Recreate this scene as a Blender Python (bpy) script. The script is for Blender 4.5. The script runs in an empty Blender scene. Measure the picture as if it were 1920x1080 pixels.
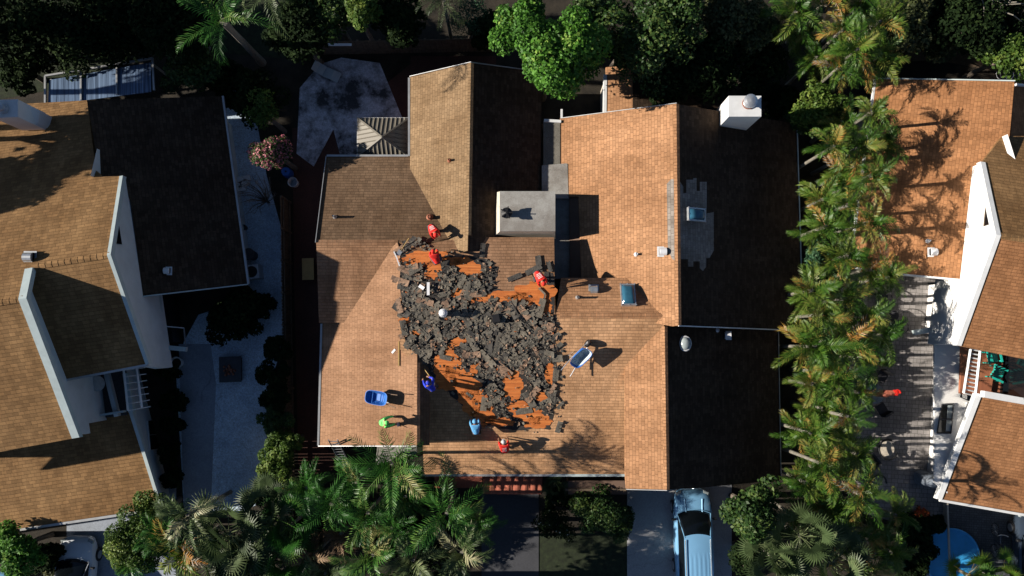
import bpy, bmesh, math, random
import numpy as np
from mathutils import Vector, Matrix
R = math.radians
rnd = random.Random(7)
rng = np.random.default_rng(7)
sc = bpy.context.scene
C = sc.collection
# ---------------------------------------------------------------- camera
F = 1470.0; CAMH = 42.0; TILT = R(4.0)
cam = bpy.data.objects.new("camera", bpy.data.cameras.new("camera")); C.objects.link(cam)
cam.location = (0, 0, CAMH); cam.rotation_euler = (TILT, 0, 0)
cam.data.sensor_width = 36; cam.data.lens = F * 36 / 1920; cam.data.clip_end = 2000
sc.camera = cam
# ---------------------------------------------------------------- light
ELEV = R(24); AZ = R(0.5)
w = bpy.data.worlds.new("World"); sc.world = w; w.use_nodes = True
nt = w.node_tree
sky = nt.nodes.new("ShaderNodeTexSky"); sky.sky_type = 'NISHITA'; sky.sun_disc = False
sky.sun_elevation = ELEV; sky.sun_rotation = R(269.5)
sky.air_density = .6; sky.dust_density = .2; sky.ozone_density = 2.0
bg = nt.nodes["Background"]; nt.links.new(sky.outputs[0], bg.inputs[0]); bg.inputs[1].default_value = 0.05
sl = bpy.data.lights.new("sun", 'SUN'); sl.energy = 5.0; sl.angle = R(0.5); sl.color = (1, .92, .82)
so = bpy.data.objects.new("sun", sl); C.objects.link(so)
so.rotation_euler = Vector((math.cos(ELEV)*math.cos(AZ), math.cos(ELEV)*math.sin(AZ), -math.sin(ELEV))).to_track_quat('-Z', 'Y').to_euler()
so.location = (-30, 0, 40)
sc.view_settings.view_transform = 'Standard'; sc.view_settings.look = 'None'
sc.view_settings.gamma = 1; sc.view_settings.exposure = 0.72
sc.cycles.max_bounces = 4; sc.cycles.diffuse_bounces = 1; sc.cycles.caustics_reflective = False; sc.cycles.caustics_refractive = False
# ---------------------------------------------------------------- projection helpers
CO = Vector((0, 0, CAMH)); FW = Vector((0, math.sin(TILT), -math.cos(TILT))); UP = Vector((0, math.cos(TILT), math.sin(TILT)))
def ray(px, py): return FW*F + Vector((px-960, 0, 0)) + UP*(540-py)
def P(px, py, h=0.0):
    d = ray(px, py); return CO + d*((h-CAMH)/d.z)
class Plane:
    def __init__(s, p, n): s.p = Vector(p); s.n = Vector(n).normalized()
    def hit(s, px, py):
        d = ray(px, py); return CO + d*((s.p-CO).dot(s.n)/d.dot(s.n))
    def z(s, x, y): return s.p.z - (s.n.x*(x-s.p.x)+s.n.y*(y-s.p.y))/s.n.z
def plane3(a, b, c):
    n = (b-a).cross(c-a)
    if n.z < 0: n = -n
    return Plane(a, n)
def ridge(a, b, pitch, side):
    """plane holding the level line a-b and falling at pitch towards side"""
    r = (b-a); r.z = 0; r.normalize(); q = Vector((-r.y, r.x, 0))
    if q.dot(Vector(side)) < 0: q = -q
    dn = q*math.cos(R(pitch)) - Vector((0, 0, math.sin(R(pitch))))
    n = r.cross(dn)
    if n.z < 0: n = -n
    return Plane(a, n)
def vplane(a, b, off=0):
    d = (b-a); d.z = 0; d.normalize(); n = Vector((d.y, -d.x, 0))
    return Plane(a+n*off, n)
# ---------------------------------------------------------------- materials
def mat(name):
    m = bpy.data.materials.new(name); m.use_nodes = True
    return m, m.node_tree, m.node_tree.nodes["Principled BSDF"]
def N(nt, t, **kw):
    n = nt.nodes.new("ShaderNode"+t)
    for k, v in kw.items(): setattr(n, k, v)
    return n
def col4(c): return (c[0], c[1], c[2], 1)
def noise(nt, scale, vec=None, detail=4, rough=.6):
    n = N(nt, "TexNoise"); n.inputs["Scale"].default_value = scale; n.inputs["Detail"].default_value = detail
    n.inputs["Roughness"].default_value = rough
    if vec: nt.links.new(vec, n.inputs["Vector"])
    return n.outputs["Fac"]
def ramp(nt, fac, stops):
    r = N(nt, "ValToRGB"); nt.links.new(fac, r.inputs[0]); e = r.color_ramp.elements
    while len(e) < len(stops): e.new(.5)
    for i, (p, c) in enumerate(stops): e[i].position = p; e[i].color = col4(c) if len(c) == 3 else c
    return r.outputs[0]
def mix(nt, fac, a, b, mode='MIX'):
    m = N(nt, "MixRGB", blend_type=mode)
    for i, v in enumerate((fac, a, b)):
        if isinstance(v, (int, float)): m.inputs[i].default_value = v if i == 0 else (v, v, v, 1)
        elif isinstance(v, tuple): m.inputs[i].default_value = col4(v)
        else: nt.links.new(v, m.inputs[i])
    return m.outputs[0]
def bump(nt, bs, h, s=.5, d=.02):
    b = N(nt, "Bump"); b.inputs["Strength"].default_value = s; b.inputs["Distance"].default_value = d
    nt.links.new(h, b.inputs["Height"]); nt.links.new(b.outputs[0], bs.inputs["Normal"])
def plain(name, c, rough=.6, metal=0, var=.25, scale=3, bmp=0):
    m, nt, bs = mat(name)
    tc = N(nt, "TexCoord").outputs["Object"]
    f = noise(nt, scale, tc)
    o = ramp(nt, f, [(.3, tuple(x*(1-var) for x in c)), (.7, tuple(min(1, x*(1+var)) for x in c))])
    nt.links.new(o, bs.inputs["Base Color"]); bs.inputs["Roughness"].default_value = rough; bs.inputs["Metallic"].default_value = metal
    if bmp: bump(nt, bs, noise(nt, 40, tc), bmp)
    return m
def shingle(name, c, var=.22, stain=(.6, .55, .5), mort=.45, bw=.27, rh=.15, stainamt=.7, soft=.009):
    m, nt, bs = mat(name)
    uv = N(nt, "TexCoord").outputs["UV"]
    # wobble the courses a little
    wob = N(nt, "TexNoise"); wob.inputs["Scale"].default_value = 1.3; nt.links.new(uv, wob.inputs["Vector"])
    vm = N(nt, "VectorMath", operation='MULTIPLY_ADD'); nt.links.new(wob.outputs["Color"], vm.inputs[0])
    vm.inputs[1].default_value = (.05, .05, 0); nt.links.new(uv, vm.inputs[2])
    b = N(nt, "TexBrick"); nt.links.new(vm.outputs[0], b.inputs["Vector"])
    b.inputs["Scale"].default_value = 1; b.inputs["Brick Width"].default_value = bw; b.inputs["Row Height"].default_value = rh
    b.inputs["Mortar Size"].default_value = soft; b.inputs["Mortar Smooth"].default_value = .4; b.inputs["Bias"].default_value = -.1
    b.offset = .5; b.squash = .8; b.squash_frequency = 3
    lo = tuple(x*(1-var) for x in c); hi = tuple(x*(1+var) for x in c)
    b.inputs["Color1"].default_value = col4(lo); b.inputs["Color2"].default_value = col4(hi)
    b.inputs["Mortar"].default_value = col4(tuple(x*mort for x in c))
    st = ramp(nt, noise(nt, .35, uv, 6, .65), [(.38, tuple(stain)), (.62, (1, 1, 1))])
    o = mix(nt, stainamt, b.outputs[0], st, 'MULTIPLY')
    # run-off streaks up and down the slope
    mp = N(nt, "Mapping"); mp.inputs["Scale"].default_value = (1.4, .12, 1); nt.links.new(uv, mp.inputs[0])
    sk = ramp(nt, noise(nt, 1.5, mp.outputs[0], 5, .7), [(.35, (.72, .68, .62)), (.65, (1.08, 1.06, 1.03))])
    o = mix(nt, .75, o, sk, 'MULTIPLY')
    gr = ramp(nt, noise(nt, 22, uv, 3, .8), [(.3, (.78, .78, .78)), (.7, (1.15, 1.15, 1.15))])
    o = mix(nt, .7, o, gr, 'MULTIPLY')
    nt.links.new(o, bs.inputs["Base Color"]); bs.inputs["Roughness"].default_value = .9; bs.inputs["Specular IOR Level"].default_value = .15
    # each course rises towards its lower edge
    sp = N(nt, "SeparateXYZ"); nt.links.new(vm.outputs[0], sp.inputs[0])
    dv = N(nt, "Math", operation='DIVIDE'); nt.links.new(sp.outputs[1], dv.inputs[0]); dv.inputs[1].default_value = rh
    fr = N(nt, "Math", operation='FRACT'); nt.links.new(dv.outputs[0], fr.inputs[0])
    inv = N(nt, "Math", operation='SUBTRACT'); inv.inputs[0].default_value = 1; nt.links.new(fr.outputs[0], inv.inputs[1])
    ad = N(nt, "Math", operation='MULTIPLY_ADD'); nt.links.new(b.outputs["Fac"], ad.inputs[0]); ad.inputs[1].default_value = -.8; nt.links.new(inv.outputs[0], ad.inputs[2])
    ad2 = N(nt, "Math", operation='MULTIPLY_ADD'); nt.links.new(noise(nt, 9, uv), ad2.inputs[0]); ad2.inputs[1].default_value = .5; nt.links.new(ad.outputs[0], ad2.inputs[2])
    bump(nt, bs, ad2.outputs[0], .7, .02)
    return m
def leafm(name, stops, rough=.55, trans=.3, spec=.25):
    m, nt, bs = mat(name)
    a = N(nt, "Attribute"); a.attribute_name = "tint"
    o = ramp(nt, a.outputs["Fac"], stops)
    nt.links.new(o, bs.inputs["Base Color"]); bs.inputs["Roughness"].default_value = rough; bs.inputs["Specular IOR Level"].default_value = spec
    t = N(nt, "BsdfTranslucent"); nt.links.new(o, t.inputs[0])
    ms = N(nt, "MixShader"); ms.inputs[0].default_value = trans
    out = nt.nodes["Material Output"]
    nt.links.new(bs.outputs[0], ms.inputs[1]); nt.links.new(t.outputs[0], ms.inputs[2]); nt.links.new(ms.outputs[0], out.inputs[0])
    return m
def concrete(name, c, spots=(.4, .4, .4), amt=.6, scale=.5, spk=.3, lo=.4, hi=.62):
    m, nt, bs = mat(name)
    tc = N(nt, "TexCoord").outputs["Object"]
    a = ramp(nt, noise(nt, scale, tc, 8, .7), [(lo, tuple(c[i]*spots[i] for i in range(3))), (hi, c)])
    b = mix(nt, amt, c, a)
    s = ramp(nt, noise(nt, 14, tc, 3, .9), [(.35, (1-spk,)*3), (.7, (1+spk,)*3)])
    b = mix(nt, 1, b, s, 'MULTIPLY')
    v = N(nt, "TexVoronoi", feature='DISTANCE_TO_EDGE'); v.inputs["Scale"].default_value = .28; 
    wv = N(nt, "TexNoise"); wv.inputs["Scale"].default_value = .9; wv.inputs["Detail"].default_value = 6; nt.links.new(tc, wv.inputs["Vector"])
    wa = N(nt, "VectorMath", operation='MULTIPLY_ADD'); nt.links.new(wv.outputs["Color"], wa.inputs[0]); wa.inputs[1].default_value = (2.2, 2.2, 0); nt.links.new(tc, wa.inputs[2]); nt.links.new(wa.outputs[0], v.inputs["Vector"])
    k = ramp(nt, v.outputs["Distance"], [(.0, (.6,)*3), (.003, (1, 1, 1))])
    b = mix(nt, .8, b, k, 'MULTIPLY')
    nt.links.new(b, bs.inputs["Base Color"]); bs.inputs["Roughness"].default_value = .85
    bump(nt, bs, noise(nt, 30, tc), .3)
    return m
def pavers(name, c, bw=.3, rh=.22, mort=.45, rot=0.0):
    m, nt, bs = mat(name)
    tc = N(nt, "TexCoord").outputs["Object"]
    mp = N(nt, "Mapping"); mp.inputs["Rotation"].default_value = (0, 0, rot); nt.links.new(tc, mp.inputs[0])
    b = N(nt, "TexBrick"); nt.links.new(mp.outputs[0], b.inputs["Vector"])
    b.inputs["Scale"].default_value = 1; b.inputs["Brick Width"].default_value = bw; b.inputs["Row Height"].default_value = rh
    b.inputs["Mortar Size"].default_value = .012; b.squash = .6; b.squash_frequency = 2
    b.inputs["Color1"].default_value = col4(tuple(x*.82 for x in c)); b.inputs["Color2"].default_value = col4(tuple(x*1.18 for x in c))
    b.inputs["Mortar"].default_value = col4(tuple(x*mort for x in c))
    s = ramp(nt, noise(nt, .6, tc, 6, .7), [(.35, (.6, .6, .6)), (.65, (1.1, 1.1, 1.1))])
    o = mix(nt, .8, b.outputs[0], s, 'MULTIPLY')
    nt.links.new(o, bs.inputs["Base Color"]); bs.inputs["Roughness"].default_value = .85
    bump(nt, bs, b.outputs["Fac"], -.4, .01)
    return m
def striped(name, c1, c2, scale, axis=0, rough=.5, metal=0., lo=.35, hi=.65):
    m, nt, bs = mat(name)
    uv = N(nt, "TexCoord").outputs["UV"]
    mp = N(nt, "Mapping"); s = [0.15, 0.15, 1]; s[axis] = scale; mp.inputs["Scale"].default_value = s; nt.links.new(uv, mp.inputs[0])
    o = ramp(nt, noise(nt, 1, mp.outputs[0], 3, .8), [(lo, c1), (hi, c2)])
    nt.links.new(o, bs.inputs["Base Color"]); bs.inputs["Roughness"].default_value = rough; bs.inputs["Metallic"].default_value = metal
    return m
def carpaint(name, c, rough=.25, metal=.3):
    m = plain(name, c, rough, metal, .04, 1.5)
    m.node_tree.nodes["Principled BSDF"].inputs["Coat Weight"].default_value = .6
    return m
M = {}
M['sh_tan'] = shingle('shingle_olive_tan', (.33, .225, .13), .14, soft=.008, mort=.6)
M['sh_brown'] = shingle('shingle_brown', (.21, .138, .086), .2, mort=.6)
M['sh_dark'] = shingle('shingle_dark_brown', (.075, .052, .036), .3, mort=.6)  # far darker brown shingle, used on east-facing slopes only
M['sh_orange'] = shingle('shingle_orange_brown', (.40, .235, .14), .15, mort=.6)
M['sh_pink'] = shingle('shingle_pinkish_tan', (.43, .25, .15), .1, soft=.007, mort=.7, stainamt=.6)
M['sh_light'] = shingle('shingle_light_orange', (.51, .28, .15), .16, mort=.6, stainamt=.6)
M['sh_pale'] = shingle('shingle_pale_orange', (.62, .365, .20), .16, mort=.6, stainamt=.6)
M['sh_gold'] = shingle('shingle_golden_brown', (.31, .185, .085), .2, mort=.6, bw=.32, rh=.175)
M['sh_rust'] = shingle('shingle_rusty_orange', (.42, .205, .095), .16, mort=.6, stainamt=.6)
M['sh_grey'] = shingle('shingle_grey_patch', (.36, .33, .30), .2, mort=.6)
M['felt'] = plain('roof_felt', (.035, .03, .026), .9, var=.5, scale=2, bmp=.6)
m, nt_, bs_ = mat('orange_decking')
uv_ = N(nt_, "TexCoord").outputs["UV"]
mp_ = N(nt_, "Mapping"); mp_.inputs["Scale"].default_value = (.3, 4, 1); nt_.links.new(uv_, mp_.inputs[0])
o_ = ramp(nt_, noise(nt_, 2, mp_.outputs[0], 6, .75), [(.3, (.33, .085, .018)), (.5, (.62, .18, .035)), (.75, (.80, .30, .075))])
b_ = N(nt_, "TexBrick"); nt_.links.new(uv_, b_.inputs["Vector"]); b_.inputs["Scale"].default_value = 1; b_.inputs["Brick Width"].default_value = 2.4
b_.inputs["Row Height"].default_value = .15; b_.inputs["Mortar Size"].default_value = .006
b_.inputs["Color1"].default_value = (1, 1, 1, 1); b_.inputs["Color2"].default_value = (.85, .8, .75, 1); b_.inputs["Mortar"].default_value = (.3, .25, .2, 1)
o_ = mix(nt_, .7, o_, b_.outputs[0], 'MULTIPLY')
o_ = mix(nt_, .6, o_, ramp(nt_, noise(nt_, 3, uv_, 8, .8), [(.33, (.25, .2, .18)), (.45, (1, 1, 1))]), 'MULTIPLY')
nt_.links.new(o_, bs_.inputs["Base Color"]); bs_.inputs["Roughness"].default_value = .8
M['deck'] = m
M['debris_grey'] = plain('shingle_underside_grey', (.115, .102, .08), .85, var=.35, scale=4, bmp=.5)
M['debris_dark'] = plain('shingle_felt_dark', (.06, .054, .046), .85, var=.4, scale=4, bmp=.5)
M['debris_tan'] = plain('shingle_face_tan', (.27, .17, .11), .9, var=.35, scale=9, bmp=.5)
M['debris_olive'] = plain('shingle_underside_olive', (.15, .13, .098), .85, var=.35, scale=5, bmp=.5)
M['membrane'] = concrete('flat_roof_membrane', (.36, .35, .32), (.5, .45, .42), .7, .9, .15)
M['membrane_old'] = concrete('flat_roof_membrane_old', (.20, .185, .15), (.6, .6, .6), .7, .9, .3)
M['stucco_white'] = plain('stucco_white', (.8, .79, .76), .8, var=.05, scale=1.2, bmp=.25)
M['stucco_cream'] = concrete('stucco_cream', (.62, .56, .47), (.75, .7, .6), .6, .8, .12)
M['stucco_grey'] = plain('stucco_grey', (.56, .60, .60), .8, var=.08, scale=1.5, bmp=.25)
M['stucco_brown'] = plain('stucco_brown', (.16, .10, .07), .85, var=.15, scale=1.5, bmp=.3)
M['trim_white'] = plain('trim_white', (.72, .73, .72), .5, var=.08)
M['trim_grey'] = plain('trim_grey', (.44, .52, .52), .5, var=.08)
M['gutter'] = plain('gutter_metal', (.45, .46, .46), .35, .4, .15, 2)
M['dark'] = plain('black_rubber', (.012, .012, .013), .5, var=.3)
M['galv'] = plain('galvanised_metal', (.55, .57, .58), .35, .7, .15, 5)
M['white_metal'] = plain('white_painted_metal', (.78, .79, .8), .4, 0, .05, 4)
M['glass'] = plain('dark_glass', (.004, .006, .008), .12, 0, .3, 1)
M['glass_blue'] = plain('skylight_dome_glass', (.03, .11, .17), .12, 0, .3, 1.5)
M['glass_clear'] = plain('dusty_glass', (.30, .34, .34), .15, 0, .3, 1.5)
M['copper'] = plain('rusty_metal', (.32, .12, .07), .6, .3, .3, 8)
M['seam'] = striped('standing_seam_metal', (.17, .15, .12), (.22, .20, .16), 1, 0, .6, .0)
M['drive'] = concrete('driveway_concrete', (.68, .80, .90), (.5, .56, .64), .6, .45, .4, .4, .6)
M['drive_dark'] = concrete('driveway_concrete_dark', (.34, .38, .44), (.7, .7, .7), .55, .6, .2)
M['drive_black'] = concrete('driveway_dark_asphalt', (.06, .062, .07), (.7, .7, .7), .55, .6, .2)
M['drive_grey'] = concrete('driveway_concrete_grey', (.40, .40, .40), (.75, .75, .75), .5, .6, .18)
M['patio'] = concrete('patio_concrete_stained', (.74, .74, .80), (.05, .05, .05), .95, .42, .3, .42, .56)
M['red_floor'] = concrete('brown_red_slab', (.10, .04, .027), (.6, .6, .6), .6, .6, .3)
M['red_slab'] = concrete('brick_red_slab', (.42, .12, .07), (.7, .7, .7), .6, 1.2, .2)
M['paver'] = pavers('grey_pavers', (.33, .305, .29), .32, .22, .4, R(4))
M['paver_dark'] = pavers('dark_pavers', (.10, .11, .12), .22, .12, .5, R(4))
M['ground'] = plain('dark_soil_and_mulch', (.028, .022, .014), .95, var=.6, scale=1.2, bmp=1)
M['lawn'] = plain('lawn', (.018, .026, .009), .95, var=.5, scale=4, bmp=1)
M['wood'] = plain('weathered_wood', (.14, .10, .065), .85, var=.35, scale=4)
M['wood_red'] = striped('red_deck_boards', (.26, .09, .045), (.45, .17, .085), 1, 0, .7)
M['bark'] = plain('bark', (.16, .13, .10), .9, var=.4, scale=6, bmp=.8)
M['bark_light'] = plain('palm_trunk', (.19, .175, .14), .85, var=.3, scale=8, bmp=.6)
M['blue_metal'] = striped('ribbed_aluminium_roof', (.03, .05, .09), (.22, .32, .48), 9, 0, .4, .2)
M['lf_bright'] = leafm('leaves_bright_green', [(0, (.012, .035, .006)), (.4, (.05, .15, .018)), (.8, (.12, .30, .035)), (1, (.28, .42, .08))])
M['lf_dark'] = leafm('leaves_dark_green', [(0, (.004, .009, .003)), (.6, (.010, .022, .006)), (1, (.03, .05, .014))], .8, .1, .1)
M['lf_mid'] = leafm('leaves_mid_green', [(0, (.010, .026, .007)), (.6, (.034, .08, .018)), (1, (.12, .17, .04))], .5, .25)
M['lf_yellow'] = leafm('leaves_yellow_green', [(0, (.02, .045, .008)), (.6, (.08, .15, .022)), (1, (.20, .26, .05))])
M['lf_blue'] = leafm('leaves_bluish_green', [(0, (.015, .04, .02)), (.6, (.05, .13, .06)), (1, (.12, .2, .10))])
M['lf_olive'] = leafm('leaves_olive', [(0, (.02, .03, .01)), (.6, (.07, .09, .03)), (1, (.2, .2, .08))])
M['fl_pink'] = leafm('flowers_pink', [(0, (.35, .08, .12)), (1, (.75, .3, .34))])
M['fl_red'] = leafm('flowers_red', [(0, (.5, .02, .01)), (1, (.8, .06, .03))])
M['fl_white'] = leafm('flowers_white', [(0, (.5, .5, .4)), (1, (.8, .8, .7))])
M['fr_warm'] = leafm('palm_fronds_olive_gold', [(0, (.012, .04, .006)), (.25, (.04, .11, .012)), (.5, (.10, .165, .022)), (.72, (.22, .23, .05)), (.86, (.40, .22, .05)), (.95, (.40, .17, .04)), (1, (.34, .29, .22))], .42, .25)
M['fr_green'] = leafm('palm_fronds_green', [(0, (.012, .05, .01)), (.5, (.04, .14, .02)), (.8, (.14, .24, .05)), (1, (.34, .32, .12))], .42, .25)
M['fr_grey'] = leafm('palm_fronds_grey_green', [(0, (.03, .05, .02)), (.5, (.08, .12, .045)), (.85, (.18, .22, .10)), (1, (.36, .34, .2))], .45, .2)
M['fr_dead'] = leafm('palm_fronds_brown', [(0, (.05, .03, .018)), (.6, (.16, .10, .055)), (1, (.34, .24, .14))], .7, .1)
M['fl_orange'] = leafm('flowers_orange_red', [(0, (.35, .06, .02)), (1, (.75, .16, .05))])
M['skin'] = plain('skin', (.33, .17, .10), .5, var=.1)
M['red'] = plain('red_cloth', (.78, .022, .012), .75, var=.12, scale=6)
M['royal'] = plain('royal_blue_cloth', (.012, .04, .55), .75, var=.15, scale=6)
M['sky'] = plain('pale_blue_cloth', (.12, .40, .72), .75, var=.15, scale=6)
M['neon'] = plain('neon_green_cloth', (.16, .85, .16), .75, var=.1, scale=6)
M['jeans'] = plain('denim', (.035, .05, .085), .85, var=.3, scale=8)
M['grey_cloth'] = plain('dark_grey_cloth', (.05, .05, .055), .85, var=.3, scale=8)
M['cap_grey'] = plain('light_grey_cap', (.55, .55, .56), .8, var=.1)
M['hair'] = plain('black_hair', (.012, .01, .008), .6, var=.3)
M['white'] = plain('white_print', (.8, .8, .8), .7, var=.05)
M['boot'] = plain('boot_leather', (.13, .08, .045), .7, var=.3)
M['barrow_blue'] = plain('wheelbarrow_blue', (.02, .14, .48), .6, 0, .15, 3)
M['barrow_pale'] = plain('wheelbarrow_worn_white', (.50, .58, .60), .5, var=.2, scale=2)
M['teal'] = plain('teal_plastic', (.02, .42, .33), .4, var=.08)
M['pool'] = plain('sky_blue_cover', (.05, .38, .78), .45, var=.12, scale=2)
M['blue_plastic'] = plain('blue_plastic', (.02, .12, .45), .4, var=.1)
M['p_silver'] = carpaint('silver_blue_paint', (.22, .47, .72), .25, .2)
M['p_white'] = carpaint('white_car_paint', (.72, .76, .80), .22, 0)
M['p_dark'] = carpaint('dark_blue_grey_paint', (.05, .07, .10), .22, .3)
M['tail'] = plain('red_lamp_lens', (.4, .01, .01), .2)
M['plywood'] = plain('plywood', (.50, .33, .12), .8, var=.15, scale=2)
# ---------------------------------------------------------------- mesh helpers
class MB:
    def __init__(s): s.v = []; s.f = []; s.m = []; s.t = []
    def quad(s, pts, mi=0, t=.5):
        b = len(s.v); s.v += [tuple(p) for p in pts]; s.f.append(tuple(range(b, b+len(pts)))); s.m.append(mi); s.t.append(t); return s
    def box(s, c, d, rz=0, mi=0, taper=1, t=.5, rx=0):
        M3 = Matrix.Rotation(rz, 3, 'Z') @ Matrix.Rotation(rx, 3, 'X'); c = Vector(c); b = len(s.v)
        for z in (-.5, .5):
            k = 1 if z < 0 else taper
            for x, y in ((-.5, -.5), (.5, -.5), (.5, .5), (-.5, .5)):
                s.v.append(tuple(c + M3 @ Vector((x*d[0]*k, y*d[1]*k, z*d[2]))))
        for q in ((3, 2, 1, 0), (4, 5, 6, 7), (0, 1, 5, 4), (1, 2, 6, 5), (2, 3, 7, 6), (3, 0, 4, 7)):
            s.f.append(tuple(b+i for i in q)); s.m.append(mi); s.t.append(t)
        return s
    def tube(s, pts, rad, n=8, mi=0, cap=True, t=.5):
        pts = [Vector(p) for p in pts]
        if not hasattr(rad, '__len__'): rad = [rad]*len(pts)
        b = len(s.v)
        for i, p in enumerate(pts):
            d = (pts[min(i+1, len(pts)-1)] - pts[max(i-1, 0)])
            d = d.normalized() if d.length > 1e-9 else Vector((0, 0, 1))
            a = d.cross(Vector((0, 0, 1)) if abs(d.z) < .9 else Vector((1, 0, 0))).normalized(); c = d.cross(a)
            for k in range(n):
                an = 2*math.pi*k/n; s.v.append(tuple(p + (a*math.cos(an)+c*math.sin(an))*rad[i]))
        for i in range(len(pts)-1):
            for k in range(n):
                s.f.append((b+i*n+k, b+i*n+(k+1) % n, b+(i+1)*n+(k+1) % n, b+(i+1)*n+k)); s.m.append(mi); s.t.append(t)
        if cap:
            s.f.append(tuple(b+k for k in reversed(range(n)))); s.m.append(mi); s.t.append(t)
            e = b+(len(pts)-1)*n; s.f.append(tuple(e+k for k in range(n))); s.m.append(mi); s.t.append(t)
        return s
    def lathe(s, prof, c=(0, 0, 0), n=20, mi=0, sx=1, sy=1):
        b = len(s.v); c = Vector(c)
        for r_, z in prof:
            for k in range(n):
                a = 2*math.pi*k/n; s.v.append((c.x+r_*sx*math.cos(a), c.y+r_*sy*math.sin(a), c.z+z))
        for i in range(len(prof)-1):
            for k in range(n):
                s.f.append((b+i*n+k, b+i*n+(k+1) % n, b+(i+1)*n+(k+1) % n, b+(i+1)*n+k)); s.m.append(mi); s.t.append(.5)
        s.f.append(tuple(b+k for k in reversed(range(n)))); s.m.append(mi); s.t.append(.5)
        e = b+(len(prof)-1)*n; s.f.append(tuple(e+k for k in range(n))); s.m.append(mi); s.t.append(.5)
        return s
    def prism(s, poly, z0, z1, mi=0):
        """poly: xy list; z0/z1 number or list"""
        n = len(poly); b = len(s.v)
        for zz in (z0, z1):
            for i, p in enumerate(poly): s.v.append((p[0], p[1], zz[i] if hasattr(zz, '__len__') else zz))
        s.f.append(tuple(b+i for i in reversed(range(n)))); s.f.append(tuple(b+n+i for i in range(n)))
        for i in range(n): s.f.append((b+i, b+(i+1) % n, b+n+(i+1) % n, b+n+i))
        s.m += [mi]*(n+2); s.t += [.5]*(n+2)
        return s
    def mesh(s, name, mats, fix=True):
        me = bpy.data.meshes.new(name); me.from_pydata(s.v, [], s.f)
        for m_ in (mats if isinstance(mats, (list, tuple)) else [mats]): me.materials.append(M[m_] if isinstance(m_, str) else m_)
        me.polygons.foreach_set('material_index', s.m)
        a = me.attributes.new('tint', 'FLOAT', 'FACE'); a.data.foreach_set('value', s.t)
        if fix:
            bm = bmesh.new(); bm.from_mesh(me); bmesh.ops.recalc_face_normals(bm, faces=bm.faces); bm.to_mesh(me); bm.free()
        me.update(); return me
    def build(s, name, mats, parent=None, loc=None, fix=True, smooth=False, bev=0):
        return link(name, s.mesh(name, mats, fix), parent, loc, smooth, bev)
def link(name, me, parent=None, loc=None, smooth=False, bev=0):
    o = bpy.data.objects.new(name, me); C.objects.link(o)
    if parent is not None:
        o.parent = parent
    if loc is not None: o.location = loc
    if smooth: me.polygons.foreach_set('use_smooth', [True]*len(me.polygons))
    if bev:
        b = o.modifiers.new('bevel', 'BEVEL'); b.width = bev; b.segments = 2; b.limit_method = 'ANGLE'
    return o
def tag(o, label=None, cat=None, group=None, kind=None):
    if label: o['label'] = label
    if cat: o['category'] = cat
    if group: o['group'] = group
    if kind: o['kind'] = kind
    return o
def empty(name, loc, label, cat, group=None, rz=0):
    o = bpy.data.objects.new(name, None); C.objects.link(o); o.location = loc; o.rotation_euler = (0, 0, rz); o.empty_display_size = .3
    return tag(o, label, cat, group)
def local(parent, p): # world -> parent local for parents with location (no rotation)
    return Vector(p) - parent.location
def setuv(me, pl, org=Vector((0, 0, 0))):
    """metre UVs in the plane: u level, v up the slope"""
    n = pl.n; u = Vector((0, 0, 1)).cross(n)
    u = u.normalized() if u.length > 1e-4 else Vector((1, 0, 0)); v = n.cross(u)
    uvl = me.uv_layers.new(name='UVMap')
    for l in me.loops:
        p = me.vertices[l.vertex_index].co + org; uvl.data[l.index].uv = (p.dot(u)+100, p.dot(v)+100)
def slab(name, px, pl, m, parent, th=.16, lift=0, world=False):
    """solid roof slope whose upper face lies in plane pl and is outlined by px"""
    pts = [(Vector(p) if world else pl.hit(*p)) + Vector((0, 0, lift)) for p in px]
    org = parent.location.copy() if parent else Vector((0, 0, 0))
    mb = MB(); n = len(pts); mb.v = [tuple(p-org) for p in pts] + [tuple(p-org-Vector((0, 0, th))) for p in pts]
    mb.f = [tuple(range(n)), tuple(range(2*n-1, n-1, -1))] + [(i, i+n, (i+1) % n+n, (i+1) % n) for i in range(n)]
    mb.m = [0]*len(mb.f); mb.t = [.5]*len(mb.f)
    me = mb.mesh(name, m); setuv(me, pl, org)
    return link(name, me, parent)
def wallmass(px, pl, m, parent, inset=.45, name='wall', z0=0):
    """walls carrying a slope: its outline drawn in, from the ground up to the underside"""
    pts = [pl.hit(*p) for p in px]; c = sum(pts, Vector())/len(pts)
    out = []
    n = len(pts)
    for i in range(n):
        a, b, d = pts[i-1], pts[i], pts[(i+1) % n]
        e1 = (b-a); e1.z = 0; e1.normalize(); e2 = (d-b); e2.z = 0; e2.normalize()
        n1 = Vector((-e1.y, e1.x, 0)); n2 = Vector((-e2.y, e2.x, 0))
        bis = (n1+n2); bis = bis.normalized() if bis.length > .2 else n1
        k = inset/max(.4, bis.dot(n1))
        q = b + bis*k
        if (q-c).length > (b-c).length: q = b - bis*k
        out.append(q)
    org = parent.location
    mb = MB().prism([(q.x-org.x, q.y-org.y) for q in out], z0, [pl.z(q.x, q.y)-.2 for q in out])
    return mb.build(name, m, parent)
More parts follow.
